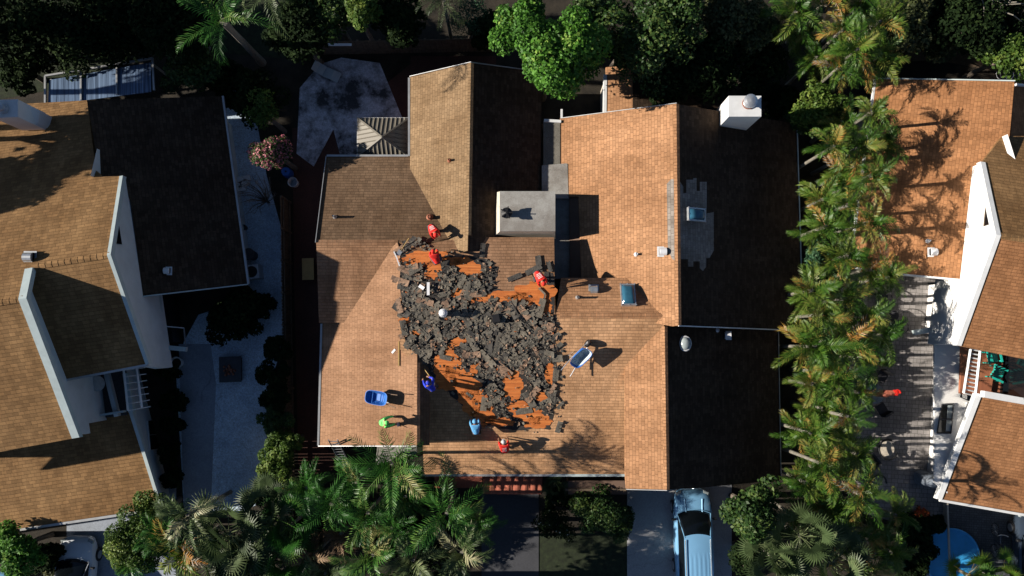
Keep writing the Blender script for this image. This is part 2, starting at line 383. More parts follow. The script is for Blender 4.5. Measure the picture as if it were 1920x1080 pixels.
def strip(name, pts, m, parent, wdt=.1, hgt=.1, dz=0):
    """square-section length along world points"""
    mb = MB(); org = parent.location
    for a, b in zip(pts[:-1], pts[1:]):
        a = Vector(a)-org; b = Vector(b)-org; d = (b-a).normalized(); s = d.cross(Vector((0, 0, 1))).normalized()*wdt/2; u = Vector((0, 0, hgt/2)); o = Vector((0, 0, dz))
        q = [a-s-u+o, a+s-u+o, a+s+u+o, a-s+u+o, b-s-u+o, b+s-u+o, b+s+u+o, b-s+u+o]
        k = len(mb.v); mb.v += [tuple(x) for x in q]
        for f in ((3, 2, 1, 0), (4, 5, 6, 7), (0, 1, 5, 4), (1, 2, 6, 5), (2, 3, 7, 6), (3, 0, 4, 7)):
            mb.f.append(tuple(k+i for i in f)); mb.m.append(0); mb.t.append(.5)
    return mb.build(name, m, parent)
def vwall(name, px, pl, m, parent, th=.2):
    """upright wall: outline px in upright plane pl, thickened away from its face"""
    pts = [p if isinstance(p, Vector) else pl.hit(*p) for p in px]; org = parent.location; n = len(pts)
    q = -pl.n*th
    mb = MB(); mb.v = [tuple(p-org) for p in pts] + [tuple(p-org+q) for p in pts]
    mb.f = [tuple(range(n)), tuple(range(2*n-1, n-1, -1))] + [(i, i+n, (i+1) % n+n, (i+1) % n) for i in range(n)]
    mb.m = [0]*len(mb.f); mb.t = [.5]*len(mb.f)
    return mb.build(name, m, parent)
def vp(a, b, face, off=0):
    pl = vplane(a, b)
    if pl.n.dot(Vector(face)) < 0: pl.n = -pl.n
    pl.p = pl.p + pl.n*off
    return pl
# ================================================================ GROUND
def sheet(name, px, m, z, label=None):
    pts = [P(x, y, z) for x, y in px]; n = len(pts)
    mb = MB(); mb.v = [tuple(p) for p in pts] + [(p.x, p.y, -.05) for p in pts]
    mb.f = [tuple(range(n))] + [(i, i+n, (i+1) % n+n, (i+1) % n) for i in range(n)]; mb.m = [0]*len(mb.f); mb.t = [.5]*len(mb.f)
    return tag(mb.build(name, m), kind='structure')
g = MB()
for i in range(-8, 8):
    for j in range(-8, 8):
        sz = 40; g.quad([(i*sz, j*sz, 0), ((i+1)*sz, j*sz, 0), ((i+1)*sz, (j+1)*sz, 0), (i*sz, (j+1)*sz, 0)])
tag(g.build('ground', 'ground'), kind='structure')
sheet('lawn', [(1008, 1000), (1178, 1000), (1178, 1200), (1008, 1200)], 'lawn', .004)
sheet('lawn', [(-300, -200), (560, -200), (540, 110), (300, 90), (90, 170), (-300, 240)], 'lawn', .006)
sheet('driveway', [(415, 172), (470, 168), (500, 330), (528, 430), (532, 640), (500, 740), (500, 938), (440, 965), (345, 958), (330, 700), (345, 640), (372, 590), (470, 560)], 'drive', .03)
sheet('path', [(335, 645), (395, 645), (405, 720), (395, 960), (345, 958)], 'drive_dark', .034)
sheet('driveway', [(1176, 880), (1372, 880), (1372, 1200), (1176, 1200)], 'drive_grey', .03)
sheet('driveway', [(903, 905), (1010, 905), (1010, 1200), (903, 1200)], 'drive_black', .03)
sheet('patio', [(562, 165), (600, 120), (640, 108), (712, 118), (758, 230), (758, 300), (640, 300), (625, 242), (588, 312), (556, 288)], 'patio', .05)
sheet('terrace', [(548, 240), (625, 235), (770, 120), (770, 105), (930, 105), (930, 460), (600, 460), (600, 835), (660, 870), (560, 900), (552, 560)], 'red_floor', .012)
sheet('terrace', [(1565, 505), (1590, 440), (1840, 440), (1860, 930), (1775, 935), (1700, 985), (1610, 960), (1590, 800)], 'paver', .03)
sheet('driveway', [(1772, 900), (2150, 900), (2150, 1250), (1772, 1250)], 'paver_dark', .034)
sheet('driveway', [(125, 960), (330, 900), (330, 1200), (125, 1200)], 'drive_dark', .03)
sheet('path', [(1700, 900), (1776, 900), (1776, 1200), (1740, 1200)], 'paver', .026)

# ================================================================ CENTRAL HOUSE
H1 = empty('house', P(1050, 560, 0), 'large twin house with tan shingle roofs whose middle is being stripped by workers', 'house')
pAr = (P(883, 118, 5.0), P(877, 445, 5.0))
Aw = ridge(*pAr, 30, (-1, 0, 0)); Ae = ridge(*pAr, 27, (1, 0, 0))
pBr = (P(593, 455, 4.5), P(760, 455, 4.5))
B1 = ridge(*pBr, 18, (0, 1, 0)); B2 = ridge(*pBr, 15, (0, -1, 0))
pCr = (P(782, 600, 4.92), P(782, 830, 4.92))
Cw = ridge(*pCr, 21, (-1, 0, 0)); Ce = ridge(*pCr, 36, (1, 0, 0))
pDr = (P(750, 590, 5.5), P(1245, 592, 5.5))
Ds = ridge(*pDr, 21, (0, -1, 0)); Dn = ridge(*pDr, 14, (0, 1, 0)); Dr = ridge(*pDr, 23, (0, 1, 0))
pEr = (P(1268, 195, 5.85), P(1272, 610, 5.85))
Ew = ridge(*pEr, 27, (-1, 0, 0)); Ee = ridge(*pEr, 27, (1, 0, 0))
pFr = (P(1246, 612, 5.35), P(1250, 918, 5.35))
Fw = ridge(*pFr, 23.5, (-1, 0, 0)); Fe = ridge(*pFr, 27, (1, 0, 0))
o = slab('roof', [(883, 118), (768, 145), (769, 293), (769, 330), (800, 440), (840, 480), (877, 470)], Aw, 'sh_tan', H1); o['label'] = 'sunlit olive tan roof slope at the back'
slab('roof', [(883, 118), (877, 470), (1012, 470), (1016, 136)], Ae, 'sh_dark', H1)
slab('roof', [(613, 293), (593, 455), (790, 455), (880, 455), (880, 293)], B1, 'sh_brown', H1)
slab('roof', [(593, 455), (598, 605), (700, 605), (790, 500), (790, 455)], B2, 'sh_orange', H1)
o = slab('roof', [(604, 560), (597, 835), (782, 835), (782, 560), (745, 455), (700, 455)], Cw, 'sh_pink', H1); o['label'] = 'pinkish tan roof slope facing the sun'
slab('roof', [(782, 560), (782, 835), (805, 835), (805, 560)], Ce, 'sh_brown', H1)
o = slab('roof', [(750, 590), (750, 655), (786, 690), (795, 890), (1172, 890), (1172, 700), (1245, 615), (1245, 592), (1042, 590)], Ds, 'sh_pale', H1)
o['label'] = 'front roof slope, half stripped to the orange decking'
slab('roof', [(750, 590), (750, 470), (830, 452), (878, 445), (1039, 445), (1041, 590)], Dn, 'sh_orange', H1)
slab('roof', [(1041, 592), (1052, 521), (1180, 521), (1250, 545), (1262, 592)], Dr, 'sh_light', H1)
slab('roof', [(1268, 195), (1050, 222), (1051, 307), (1066, 307), (1067, 369), (1085, 369), (1090, 524), (1195, 600), (1262, 612), (1272, 610)], Ew, 'sh_light', H1)
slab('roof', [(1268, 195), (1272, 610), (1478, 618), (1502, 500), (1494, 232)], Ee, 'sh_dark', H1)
slab('roof', [(1246, 612), (1172, 680), (1172, 890), (1174, 916), (1250, 918)], Fw, 'sh_light', H1)
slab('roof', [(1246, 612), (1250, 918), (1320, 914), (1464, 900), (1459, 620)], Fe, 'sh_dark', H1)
# wall masses under the slopes
for px, pl in (([(883, 118), (768, 145), (769, 440), (877, 440)], Aw), ([(883, 118), (877, 350), (1012, 350), (1016, 136)], Ae),
               ([(613, 293), (593, 455), (790, 455), (780, 293)], B1), ([(593, 455), (598, 605), (790, 605), (790, 455)], B2),
               ([(604, 600), (597, 835), (782, 835), (782, 600)], Cw), ([(782, 595), (795, 890), (1172, 890), (1242, 595)], Ds),
               ([(760, 590), (760, 460), (1039, 445), (1041, 590)], Dn), ([(1268, 195), (1050, 222), (1052, 600), (1272, 600)], Ew),
               ([(1268, 195), (1272, 610), (1478, 618), (1494, 232)], Ee), ([(1246, 612), (1172, 640), (1174, 916), (1250, 918)], Fw), ([(1246, 612), (1250, 905), (1462, 898), (1459, 620)], Fe)):
    wallmass(px, pl, 'stucco_brown', H1)
# flat membrane roofs
def flat(name, px, z, m, th=.25, h=None):
    org = (h or H1).location
    pts = [P(x, y, z) for x, y in px]
    mb = MB().prism([(p.x-org.x, p.y-org.y) for p in pts], z-th, z)
    return mb.build(name, m, h or H1)
flat('flat_roof', [(1019, 226), (1050, 228), (1050, 312), (1019, 312)], 3.2, 'membrane_old', .3)
flat('flat_roof', [(1016, 310), (1064, 306), (1066, 372), (1016, 372)], 3.32, 'membrane', .3)
flat('flat_roof', [(1010, 365), (1076, 367), (1088, 520), (1040, 523), (1010, 523)], 3.0, 'membrane', .3)
wallmass([(1010, 226), (1060, 226), (1080, 520), (1010, 520)], Plane(P(1020, 300, 2.9), (0, 0, 1)), 'stucco_brown', H1, .1)
strip('flashing', [P(1020, 226, 3.25), P(1052, 228, 3.25)], 'trim_white', H1, .14, .12)
strip('downpipe', [P(1053, 205, 3.1), P(1053, 228, 3.1)], 'trim_white', H1, .1, .1)
# boxy flat-topped lantern in the middle
gt = 5.0
gb = MB(); org = H1.location
top = [P(x, y, gt) for x, y in ((937, 359), (1041, 359), (1041, 434), (937, 434))]
bot = [P(x, y, 3.6) for x, y in ((925, 362), (1040, 362), (1041, 448), (921, 448))]
gb.v = [tuple(p-org) for p in bot+top]; gb.f = [(3, 2, 1, 0), (4, 5, 6, 7)] + [(i, (i+1) % 4, (i+1) % 4+4, i+4) for i in range(4)]; gb.m = [0]*6; gb.t = [.5]*6
ch = gb.build('chimney', 'stucco_cream', H1); ch['label'] = 'broad cream box chimney with sloping sides and flat grey top'
lid = MB().prism([((p.x-org.x), (p.y-org.y)) for p in top], gt+.004, gt+.07).build('chimney_top', 'membrane', ch)
cx_, cy_ = P(950, 402, gt)[:2]
mb = MB().tube([(cx_-org.x, cy_-org.y, gt+.07), (cx_-org.x, cy_-org.y, gt+.42)], .16, 10); mb.lathe([(.27, .0), (.26, .05), (.05, .14)], (cx_-org.x, cy_-org.y, gt+.42), 12)
for k in range(5): mb.box((cx_-org.x+.2*math.cos(k*1.3), cy_-org.y+.2*math.sin(k*1.3), gt+.5), (.2, .05, .12), k*1.3)
mb.build('chimney_cap', 'dark', ch)
# white chimney
cb = MB(); top = [P(x, y, 6.2) for x, y in ((1366, 180), (1427, 180), (1427, 219), (1366, 219))]
cb.prism([(p.x-org.x, p.y-org.y) for p in top], 3.0, 6.2)
cw = cb.build('chimney', 'stucco_white', H1, bev=.01); cw['label'] = 'tall white stucco chimney with a round metal flue'
cp = P(1404, 193, 6.3); c0 = local(H1, (cp.x, cp.y, 6.2))
MB().lathe([(.27, 0), (.26, .12), (.2, .16), (.2, .34), (.32, .36), (.32, .44), (.2, .5), (.04, .54)], c0, 18).build('flue', 'galv', cw, smooth=False)
MB().lathe([(.29, 0), (.29, .09)], c0, 18).build('flue_collar', 'copper', cw)
tt = [local(H1, p) for p in top]
mb = MB().prism([(t.x*1.0, t.y) for t in tt], tt[0].z+.002, tt[0].z+.035); mb.build('chimney_top', 'trim_white', cw)
# shingle patch round the skylight
def patch(px, pl, m, lift=.012, name='shingle_patch'):
    return slab(name, px, pl, m, H1, .006, lift)
o = patch([(1271, 335), (1281, 350), (1281, 362), (1287, 362), (1287, 337), (1300, 337), (1300, 334), (1306, 334), (1306, 358), (1312, 358), (1312, 341), (1325, 341), (1325, 400), (1338, 398), (1338, 470), (1330, 484), (1324, 484), (1324, 500), (1318, 508), (1312, 503), (1312, 490), (1300, 490), (1300, 500), (1290, 500), (1290, 486), (1272, 486)], Ee, 'sh_grey')
o['label'] = 'patch of newer grey shingles round the small skylight'
patch([(1250, 345), (1258, 336), (1270, 335), (1271, 493), (1260, 485), (1252, 470)], Ew, 'sh_grey')
# ridges, rakes, gutters
def edge(pl, a, b, m='gutter', wdt=.1, hgt=.14, dz=-.02, name='gutter', h=None):
    return strip(name, [pl.hit(*a)+Vector((0, 0, 0)), pl.hit(*b)], m, h or H1, wdt, hgt, dz)
edge(Aw, (767, 146), (767, 293)); edge(Aw, (768, 144), (883, 117), 'gutter', .03, .16, 0, 'fascia')
edge(Ae, (883, 117), (1016, 135), 'gutter', .03, .16, -.02, 'fascia')
edge(B1, (613, 292), (768, 292)); edge(B1, (612, 293), (592, 455), 'gutter', .03, .16, 0, 'fascia')
edge(Cw, (603, 607), (597, 835)); edge(Cw, (597, 836), (782, 836), 'gutter', .03, .15, 0, 'fascia')
edge(Ds, (790, 891), (1030, 891)); edge(Ds, (1030, 891), (1174, 891), 'trim_grey', .12, .16)
edge(Ew, (1052, 222), (1268, 194), 'gutter', .03, .16, 0, 'fascia')
edge(Fw, (1174, 917), (1250, 919), 'gutter', .03, .16, 0, 'fascia')
edge(Ee, (1272, 611), (1478, 619), 'trim_white', .05, .18, .03, 'fascia')
edge(Fe, (1459, 620), (1464, 900), 'gutter', .03, .16, 0, 'gutter'); edge(Ee, (1494, 232), (1502, 500), 'trim_grey', .05, .12, 0, 'gutter')
def cap(pl, pl2, a, b, m, h=None):
    """ridge shingles: two narrow lapped strips"""
    A = pl.hit(*a); B = pl.hit(*b); d = (B-A); L = d.length; d.normalize(); s = Vector((-d.y, d.x, 0)).normalized(); org = (h or H1).location
    mb = MB(); n = max(1, int(L/.28))
    for i in range(n):
        p = A+d*(L*i/n)-org; q = A+d*(L*(i+1.1)/n)-org
        for sg in (-1, 1):
            e = s*sg*.14
            zl = Vector((0, 0, -.055))
            mb.quad([p+Vector((0, 0, .035)), q+Vector((0, 0, .02)), q+e+zl+Vector((0, 0, .02)), p+e+zl+Vector((0, 0, .035))], 0, .5)
        mb.quad([p+Vector((0, 0, .035))-s*.14+Vector((0, 0, -.055)), p+Vector((0, 0, .035)), p+Vector((0, 0, .035))+s*.14+Vector((0, 0, -.055))], 0, .5)
    me = mb.mesh('ridge_cap', m); setuv(me, Plane(A, (0, 0, 1)), org); return link('ridge_cap', me, h or H1)
cap(Aw, Ae, (883, 118), (878, 440), 'sh_tan'); cap(B1, B2, (593, 455), (745, 455), 'sh_orange')
cap(Ds, Dr, (1050, 591), (1245, 592), 'sh_light'); cap(Ew, Ee, (1268, 195), (1272, 610), 'sh_light')
cap(Fw, Fe, (1246, 612), (1250, 918), 'sh_light'); cap(Cw, Ce, (782, 680), (782, 835), 'sh_pink')
# torn zone: felt and orange decking
def ragged(pts, amp=6, sub=4, seed=1):
    r = random.Random(seed); out = []
    for i in range(len(pts)):
        a, b = pts[i], pts[(i+1) % len(pts)]
        for k in range(sub):
            t = k/sub; out.append((a[0]+(b[0]-a[0])*t+r.uniform(-amp, amp)*(k > 0), a[1]+(b[1]-a[1])*t+r.uniform(-amp, amp)*(k > 0)))
    return out
o = slab('roof_felt', ragged([(752, 474), (800, 472), (850, 480), (905, 484), (935, 500), (925, 540), (960, 552), (1000, 545), (1010, 520), (1036, 512), (1038, 588), (752, 588)], 4, 4, 3), Dn, 'felt', H1, .004, .012)
o['label'] = 'dark felt and dirt laid bare on the back slope'
slab('roof_felt', ragged([(752, 592), (1042, 592), (1044, 690), (1038, 780), (1030, 806), (960, 806), (905, 800), (868, 762), (842, 735), (800, 690), (760, 640)], 4, 5, 5), Ds, 'felt', H1, .004, .012)
BLOB = []
def blob(cx, cy, rx, ry, pl, seed, rot=0, amp=.34, n=26):
    r = random.Random(seed); pts = []
    ph = [r.uniform(0, 6.28) for _ in range(4)]
    for k in range(n*2):
        a = 2*math.pi*k/(n*2); q = 1+amp*(.45*math.sin(2*a+ph[0])+.3*math.sin(5*a+ph[1])+.25*math.sin(9*a+ph[2]))+r.uniform(-.09, .09)
        x, y = rx*q*math.cos(a), ry*q*math.sin(a); pts.append((cx+x*math.cos(rot)-y*math.sin(rot), cy+x*math.sin(rot)+y*math.cos(rot)))
    BLOB.append((cx, cy, rx, ry, rot))
    o = slab('decking', pts, pl, 'deck', H1, .003, .017); return o
for i, a in enumerate([(795, 484, 42, 15, Dn), (812, 505, 14, 20, Dn), (850, 490, 20, 8, Dn), (878, 500, 26, 16, Dn, .3), (940, 556, 46, 11, Dn), (1005, 550, 34, 24, Dn), (1022, 575, 14, 12, Dn), (855, 548, 9, 10, Dn), (885, 560, 10, 8, Dn), (975, 562, 26, 10, Dn),
                       (838, 690, 26, 40, Ds, -.2), (868, 718, 34, 26, Ds, .5), (885, 752, 28, 24, Ds, .6), (860, 640, 16, 8, Ds), (905, 775, 26, 20, Ds, .3), (935, 790, 26, 10, Ds), (962, 722, 20, 26, Ds, .3), (985, 772, 34, 18, Ds, .2), (1010, 792, 26, 11, Ds, 0), (758, 600, 9, 9, Ds), (775, 625, 12, 6, Ds), (1030, 700, 9, 24, Ds), (1015, 745, 12, 9, Ds), (890, 690, 9, 12, Ds)]):
    pl = a[4]; blob(a[0], a[1], a[2], a[3], pl, 40+i, a[5] if len(a) > 5 else 0)
# vents, pipes, skylights
def on(pl, px, py): return pl.hit(px, py)
def frame_of(pl):
    n = pl.n; u = Vector((0, 0, 1)).cross(n).normalized(); v = n.cross(u); return u, v, n
def hoodvent(px, py, pl, h=None, sz=.36, m='white_metal', lab=None):
    h = h or H1; p = local(h, on(pl, px, py)); mb = MB(); s = sz
    mb.box(p+Vector((0, 0, .02)), (s*1.35, s*1.35, .03)); b = len(mb.v)
    mb.tube([p+Vector((-s*.45, 0, .12)), p+Vector((s*.45, 0, .12))], s*.5, 14)
    mb.box(p+Vector((0, 0, .08)), (s*.9, s*1.0, .18))
    o = mb.build('roof_vent', m, h); 
    if lab: o['label'] = lab
    return o
def pipe(px, py, pl, h=None, m='galv', L=.4, r=.055, lab=None):
    h = h or H1; p = local(h, on(pl, px, py)); mb = MB()
    mb.lathe([(r*2.1, -.03), (r*1.9, .02), (r*1.2, .08)], p, 12); mb.tube([p, p+Vector((0, 0, L))], r, 10, cap=False); mb.tube([p+Vector((0, 0, L*.5)), p+Vector((0, 0, L-.02))], r*.7, 10, 0)
    o = mb.build('vent_pipe', m, h)
    if lab: o['label'] = lab
    return o
hoodvent(1242, 472, Ew, lab='white hood vent beside the long ridge'); hoodvent(1113, 543, Dr, m='galv'); hoodvent(1363, 629, Fe, sz=.32); pipe(1345, 619, Fe, m='white_metal', L=.15)
pipe(1083, 558, Dr); pipe(1193, 477, Ew, m='white_metal', L=.22); pipe(628, 407, B1); pipe(843, 301, Aw, m='copper', L=.25); pipe(806, 408, B1, m='copper', L=.3, r=.09, lab='rust red flue pipe')
def skylight(px, py, pl, wx, wy, lab, h=None, rot=0):
    h = h or H1; p = local(h, on(pl, px, py)); u, v, n = frame_of(pl)
    # level image axes dropped into the slope
    ex = Vector((1, 0, -pl.n.x/pl.n.z)).normalized(); ey = n.cross(ex).normalized()
    def q(x, y, z): return p+ex*x+ey*y+n*z
    mb = MB(); t = .06
    for (x0, x1, y0, y1) in ((-wx/2, wx/2, -wy/2, -wy/2+t), (-wx/2, wx/2, wy/2-t, wy/2), (-wx/2, -wx/2+t, -wy/2+t, wy/2-t), (wx/2-t, wx/2, -wy/2+t, wy/2-t)):
        b = len(mb.v); mb.v += [tuple(q(x, y, z)) for z in (-.05, .2) for x, y in ((x0, y0), (x1, y0), (x1, y1), (x0, y1))]
        for f in ((3, 2, 1, 0), (4, 5, 6, 7), (0, 1, 5, 4), (1, 2, 6, 5), (2, 3, 7, 6), (3, 0, 4, 7)): mb.f.append(tuple(b+i for i in f)); mb.m.append(0); mb.t.append(.5)
    for x in (-wx/2, 0, wx/2):
        for y in (-wy/2, 0, wy/2):
            if x or y: mb.box(q(x, y, .2), (.05, .05, .05))
    sk_ = mb.build('skylight', 'galv', h); sk_['label'] = lab
    d = MB(); nx, ny = 10, 10
    for j in range(ny+1):
        for i in range(nx+1):
            a, b = i/nx*2-1, j/ny*2-1; z = .19+.17*((1-a**4)*(1-b**4))**.5; d.v.append(tuple(q(a*(wx/2-.05), b*(wy/2-.05), z)))
    for j in range(ny):
        for i in range(nx): k = j*(nx+1)+i; d.f.append((k, k+1, k+nx+2, k+nx+1)); d.m.append(0); d.t.append(.5)
    d.build('dome', 'glass_blue', sk_, smooth=True)
skylight(1177, 555, Dr, .68, 1.1, 'large dark domed skylight with a metal frame'); skylight(1302, 403, Ee, 1.0, .62, 'small skylight within the grey shingle patch')
p = local(H1, on(Fe, 1284, 644)); mb = MB().lathe([(.36, -.12), (.36, .1), (.33, .14)], p, 24, sx=.85, sy=1.05); rs = mb.build('skylight', 'cap_grey', H1); rs['label'] = 'round tube skylight with a pale rim'
MB().lathe([(.29, .14), (.25, .2), (.15, .25), (.02, .27)], p, 24, sx=.85, sy=1.05).build('dome', 'glass_clear', rs, smooth=True)
# turbine vent with its globe
p = local(H1, on(Dn, 833, 588)); tv = MB().lathe([(.24, -.1), (.16, .1), (.13, .35), (.13, .46)], p, 16).build('turbine_vent', 'galv', H1); tv['label'] = 'round spinning turbine vent amid the torn shingles'
mb = MB()
for k in range(18):
    a = 2*math.pi*k/18; a2 = a+.26
    prev = None
    for z, r_ in ((.45, .13), (.53, .19), (.62, .215), (.71, .185), (.77, .11)):
        q = (p.x+r_*math.cos(a), p.y+r_*math.sin(a), p.z+z); q2 = (p.x+r_*.93*math.cos(a2), p.y+r_*.93*math.sin(a2), p.z+z)
        if prev: mb.quad([prev[0], prev[1], q2, q])
        prev = (q, q2)
mb.lathe([(.11, .76), (.1, .79), (.02, .81)], p, 16); mb.build('turbine_head', 'white_metal', tv)
# a dark open hole / vent box in the decking beyond it
mb = MB(); p = local(H1, on(Ds, 930, 597)); mb.box(p+Vector((0, 0, .12)), (.38, .42, .34), .2, 0, .85); mb.build('roof_vent', 'dark', H1)['label'] = 'black box vent half buried in torn shingles'
# back annex
Hp = (P(1186, 130, 3.7), P(1186, 215, 3.7)); Hw = ridge(*Hp, 12, (-1, 0, 0)); He = ridge(*Hp, 14, (1, 0, 0))
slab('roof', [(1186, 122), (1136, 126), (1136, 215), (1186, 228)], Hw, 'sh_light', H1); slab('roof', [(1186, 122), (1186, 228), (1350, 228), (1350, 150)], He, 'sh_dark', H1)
wallmass([(1186, 122), (1136, 126), (1136, 215), (1186, 228)], Hw, 'stucco_cream', H1, .12); wallmass([(1186, 122), (1186, 228), (1350, 228), (1350, 150)], He, 'stucco_brown', H1, .4)
strip('fascia', [Hw.hit(1135, 140), Hw.hit(1134, 212)], 'trim_white', H1, .16, .3, -.1)
# tarp bay between the front porch roofs
org = H1.location; mb = MB(); a = P(905, 893, .9); b = P(1016, 893, .9); nn = 40
for i in range(nn+1):
    for j in range(7):
        x = a.x+(b.x-a.x)*i/nn; y = a.y-j*.16; z = .9-j*.045+.06*math.sin(i*1.1+j*.35)*(1-j/12)+.03*math.sin(i*2.7); mb.v.append((x-org.x, y-org.y, z))
for i in range(nn):
    for j in range(6): k = i*7+j; mb.f.append((k, k+7, k+8, k+1)); mb.m.append(0); mb.t.append(.5)
o = mb.build('porch_cover', 'red_slab', H1, smooth=True); o.modifiers.new('s', 'SOLIDIFY').thickness = .04; o['label'] = 'brick red sheet below the front gutter'
mb = MB()
for k in range(7): p = P(815, 895+k*3, 1.3-k*.15); q = P(904, 895+k*3, 1.3-k*.15); mb.box(((p.x+q.x)/2-org.x, p.y-org.y, 1.3-k*.15), (q.x-p.x, .1, .05))
mb.build('porch_steps', 'red_slab', H1)
mb = MB(); p = P(1115, 905, 0); mb.box((p.x-org.x, p.y-org.y-.0, .7), (3.0, .7, 1.4)); mb.build('porch_wall', 'stucco_brown', H1)
mb = MB(); p = P(1115, 915, 1.0); mb.box((p.x-org.x, p.y-org.y, 1.45), (3.1, .12, .1)); mb.build('porch_rail', 'wood', H1)
# flat skylight-like tarp at the front left corner
o = flat('flat_roof', [(709, 816), (782, 816), (782, 850), (704, 872)], 3.05, 'membrane', .12)
mb = MB(); p = P(1345, 912, 1); mb.box((p.x-org.x+.0, p.y-org.y+.3, 1.2), (.12, .12, 2.4)); p = P(1322, 908, 0)

# gazebo
GZ = P(716, 257, 0); G = empty('gazebo', GZ, 'small square gazebo with a ribbed metal hip roof beside the patio', 'gazebo')
ga = P(716, 257, 3.3); c4 = [P(670, 221, 2.5), P(768, 221, 2.5), P(768, 294, 2.5), P(670, 294, 2.5)]
mb = MB(); me_parts = []
for i in range(4):
    a, b = c4[i], c4[(i+1) % 4]; pl = plane3(a, b, ga)
    slab('roof_panel', [a, b, ga], pl, 'seam', G, .05, 0, True)
    s = MB(); u = (b-a).normalized(); L = (b-a).length; n = int(L/.22)
    for k in range(1, n):
        t = k/n; base = a+u*L*t
        # rib runs up the slope until the hip
        up = (ga-(a+u*((ga-a).dot(u)))); f = min(t*L/max(.01, (ga-a).dot(u)), (1-t)*L/max(.01, L-(ga-a).dot(u)))
        f = min(1, f); q = base+up*f*.97
        s.tube([base-G.location+Vector((0, 0, .02)), q-G.location+Vector((0, 0, .02))], .028, 4)
    s.build('rib', 'seam', G)
    p = c4[i]+(ga-c4[i])*.08
    MB().box((p.x-G.location.x, p.y-G.location.y, 1.2), (.1, .1, 2.4)).build('post', 'trim_white', G)
    strip('hip', [c4[i]+Vector((0, 0, .03)), ga+Vector((0, 0, .03))], 'seam', G, .08, .05)
for i in range(4): strip('fascia', [c4[i]-Vector((0, 0, .05)), c4[(i+1) % 4]-Vector((0, 0, .05))], 'trim_white', G, .04, .1)

# ================================================================ LEFT HOUSE
H2 = empty('house', P(130, 600, 0), 'white walled house at the left with golden brown gable roofs and a sunken balcony', 'house')
L1 = plane3(P(418, 180, 2.7), P(466, 532, 2.7), P(418, 180, 2.7)+Vector((-5.4, .6, 2.6)))
q1 = L1.hit(268, 553); q2 = L1.hit(240, 365)
V1 = vp(q2, q1, (1, 0, 0)); V1o = vp(q2, q1, (1, 0, 0), .35)
A1 = V1o.hit(205, 478); dirr = Vector((-math.cos(R(0)), 0, 0))
rdir = (P(60, 500, A1.z)-A1); rdir.z = 0
N1e = V1o.hit(228, 330); S1e = V1o.hit(277, 683)
N1 = plane3(A1, A1+rdir, N1e); S1 = plane3(A1, A1+rdir, S1e)
A2 = N1.hit(43, 560); V3 = Plane(A2, V1.n); V3i = Plane(A2-V1.n*.3, V1.n)
S2 = plane3(A2, A2+rdir, A2+(S1e-A1))
print('left', 'A1', A1, 'N1e', N1e, 'S1e', S1e, 'A2', A2)
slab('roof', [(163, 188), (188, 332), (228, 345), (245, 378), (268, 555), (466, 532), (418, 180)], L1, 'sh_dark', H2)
slab('roof', [(163, 188), (180, 320), (191, 331), (228, 330), (205, 478), (60, 500), (43, 560), (-330, 617), (-330, 215)], N1, 'sh_gold', H2)
slab('roof', [(205, 478), (277, 683), (123, 712), (20, 505)], S1, 'sh_gold', H2)
slab('roof', [(43, 560), (143, 821), (-330, 908), (-330, 617)], S2, 'sh_gold', H2)
L4 = plane3(P(302, 953, 2.3), P(35, 993, 2.3), P(245, 772, 2.95))
print('S2 eave', S2.hit(143, 821).z, S2.hit(0, 848).z, 'L4', L4.hit(143, 830).z, L4.hit(0, 860).z, L4.hit(-100, 870).z)
slab('roof', [(0, 990), (-330, 1040), (-330, 860), (90, 800), (135, 785), (246, 772), (303, 953), (38, 992)], L4, 'sh_gold', H2)
# walls
vwall('wall', [(228, 333), (205, 480), (278, 686), (300, 690), Vector((V1.hit(300, 690).x, V1.hit(300, 690).y, 2.75)), Vector((V1.hit(240, 330).x, V1.hit(240, 330).y, 2.75)), ], V1, 'stucco_grey', H2, .25)
V4 = vp(L4.hit(247, 775), L4.hit(303, 953), (1, 0, 0), .15)
b1 = V4.hit(246, 690); b2 = V4.hit(303, 952)
def under(pl, p, d=.15): return Vector((p.x, p.y, pl.z(p.x, p.y)-d))
V4w = vp(L4.hit(247, 775), L4.hit(303, 953), (1, 0, 0), -.5)
e1 = V4w.hit(247, 775); e2 = V4w.hit(301, 945); u_ = (e1-e2); u_.z = 0; u_.normalize(); e0 = e1+u_*2.7
vwall('wall', [Vector((e2.x, e2.y, 0)), under(L4, e2), under(L4, e1), Vector((e1.x, e1.y, 3.3)), Vector((e0.x, e0.y, 3.3)), Vector((e0.x, e0.y, 0))], V4w, 'stucco_grey', H2, .2)
edge_ = lambda pl, a, b, m, w_, h_, dz, nm: strip(nm, [pl.hit(*a), pl.hit(*b)], m, H2, w_, h_, dz)
# broad pale rakes
strip('bargeboard', [A1, N1e], 'trim_grey', H2, .16, .34, -.12); strip('bargeboard', [A1, S1e], 'trim_grey', H2, .16, .34, -.12)
strip('bargeboard', [A2, V3.hit(55, 503)], 'trim_grey', H2, .34, .3, -.1); strip('bargeboard', [A2, V3.hit(143, 821)], 'trim_grey', H2, .34, .3, -.1)
strip('bargeboard', [L4.hit(246, 772), L4.hit(303, 953)], 'trim_grey', H2, .16, .26, -.05)
strip('gutter', [L4.hit(38, 993), L4.hit(303, 954)], 'gutter', H2, .12, .12, -.03)
strip('gutter', [L1.hit(418, 180), L1.hit(466, 532)], 'gutter', H2, .1, .12, -.02); strip('fascia', [L1.hit(268, 556), L1.hit(466, 533)], 'trim_grey', H2, .05, .14, 0)
strip('gutter', [S1.hit(123, 713), S1.hit(277, 684)], 'gutter', H2, .1, .12, -.02)
cap(N1, S1, (205, 478), (60, 500), 'sh_gold', H2); cap(N1, S2, (43, 560), (-100, 582), 'sh_gold', H2)
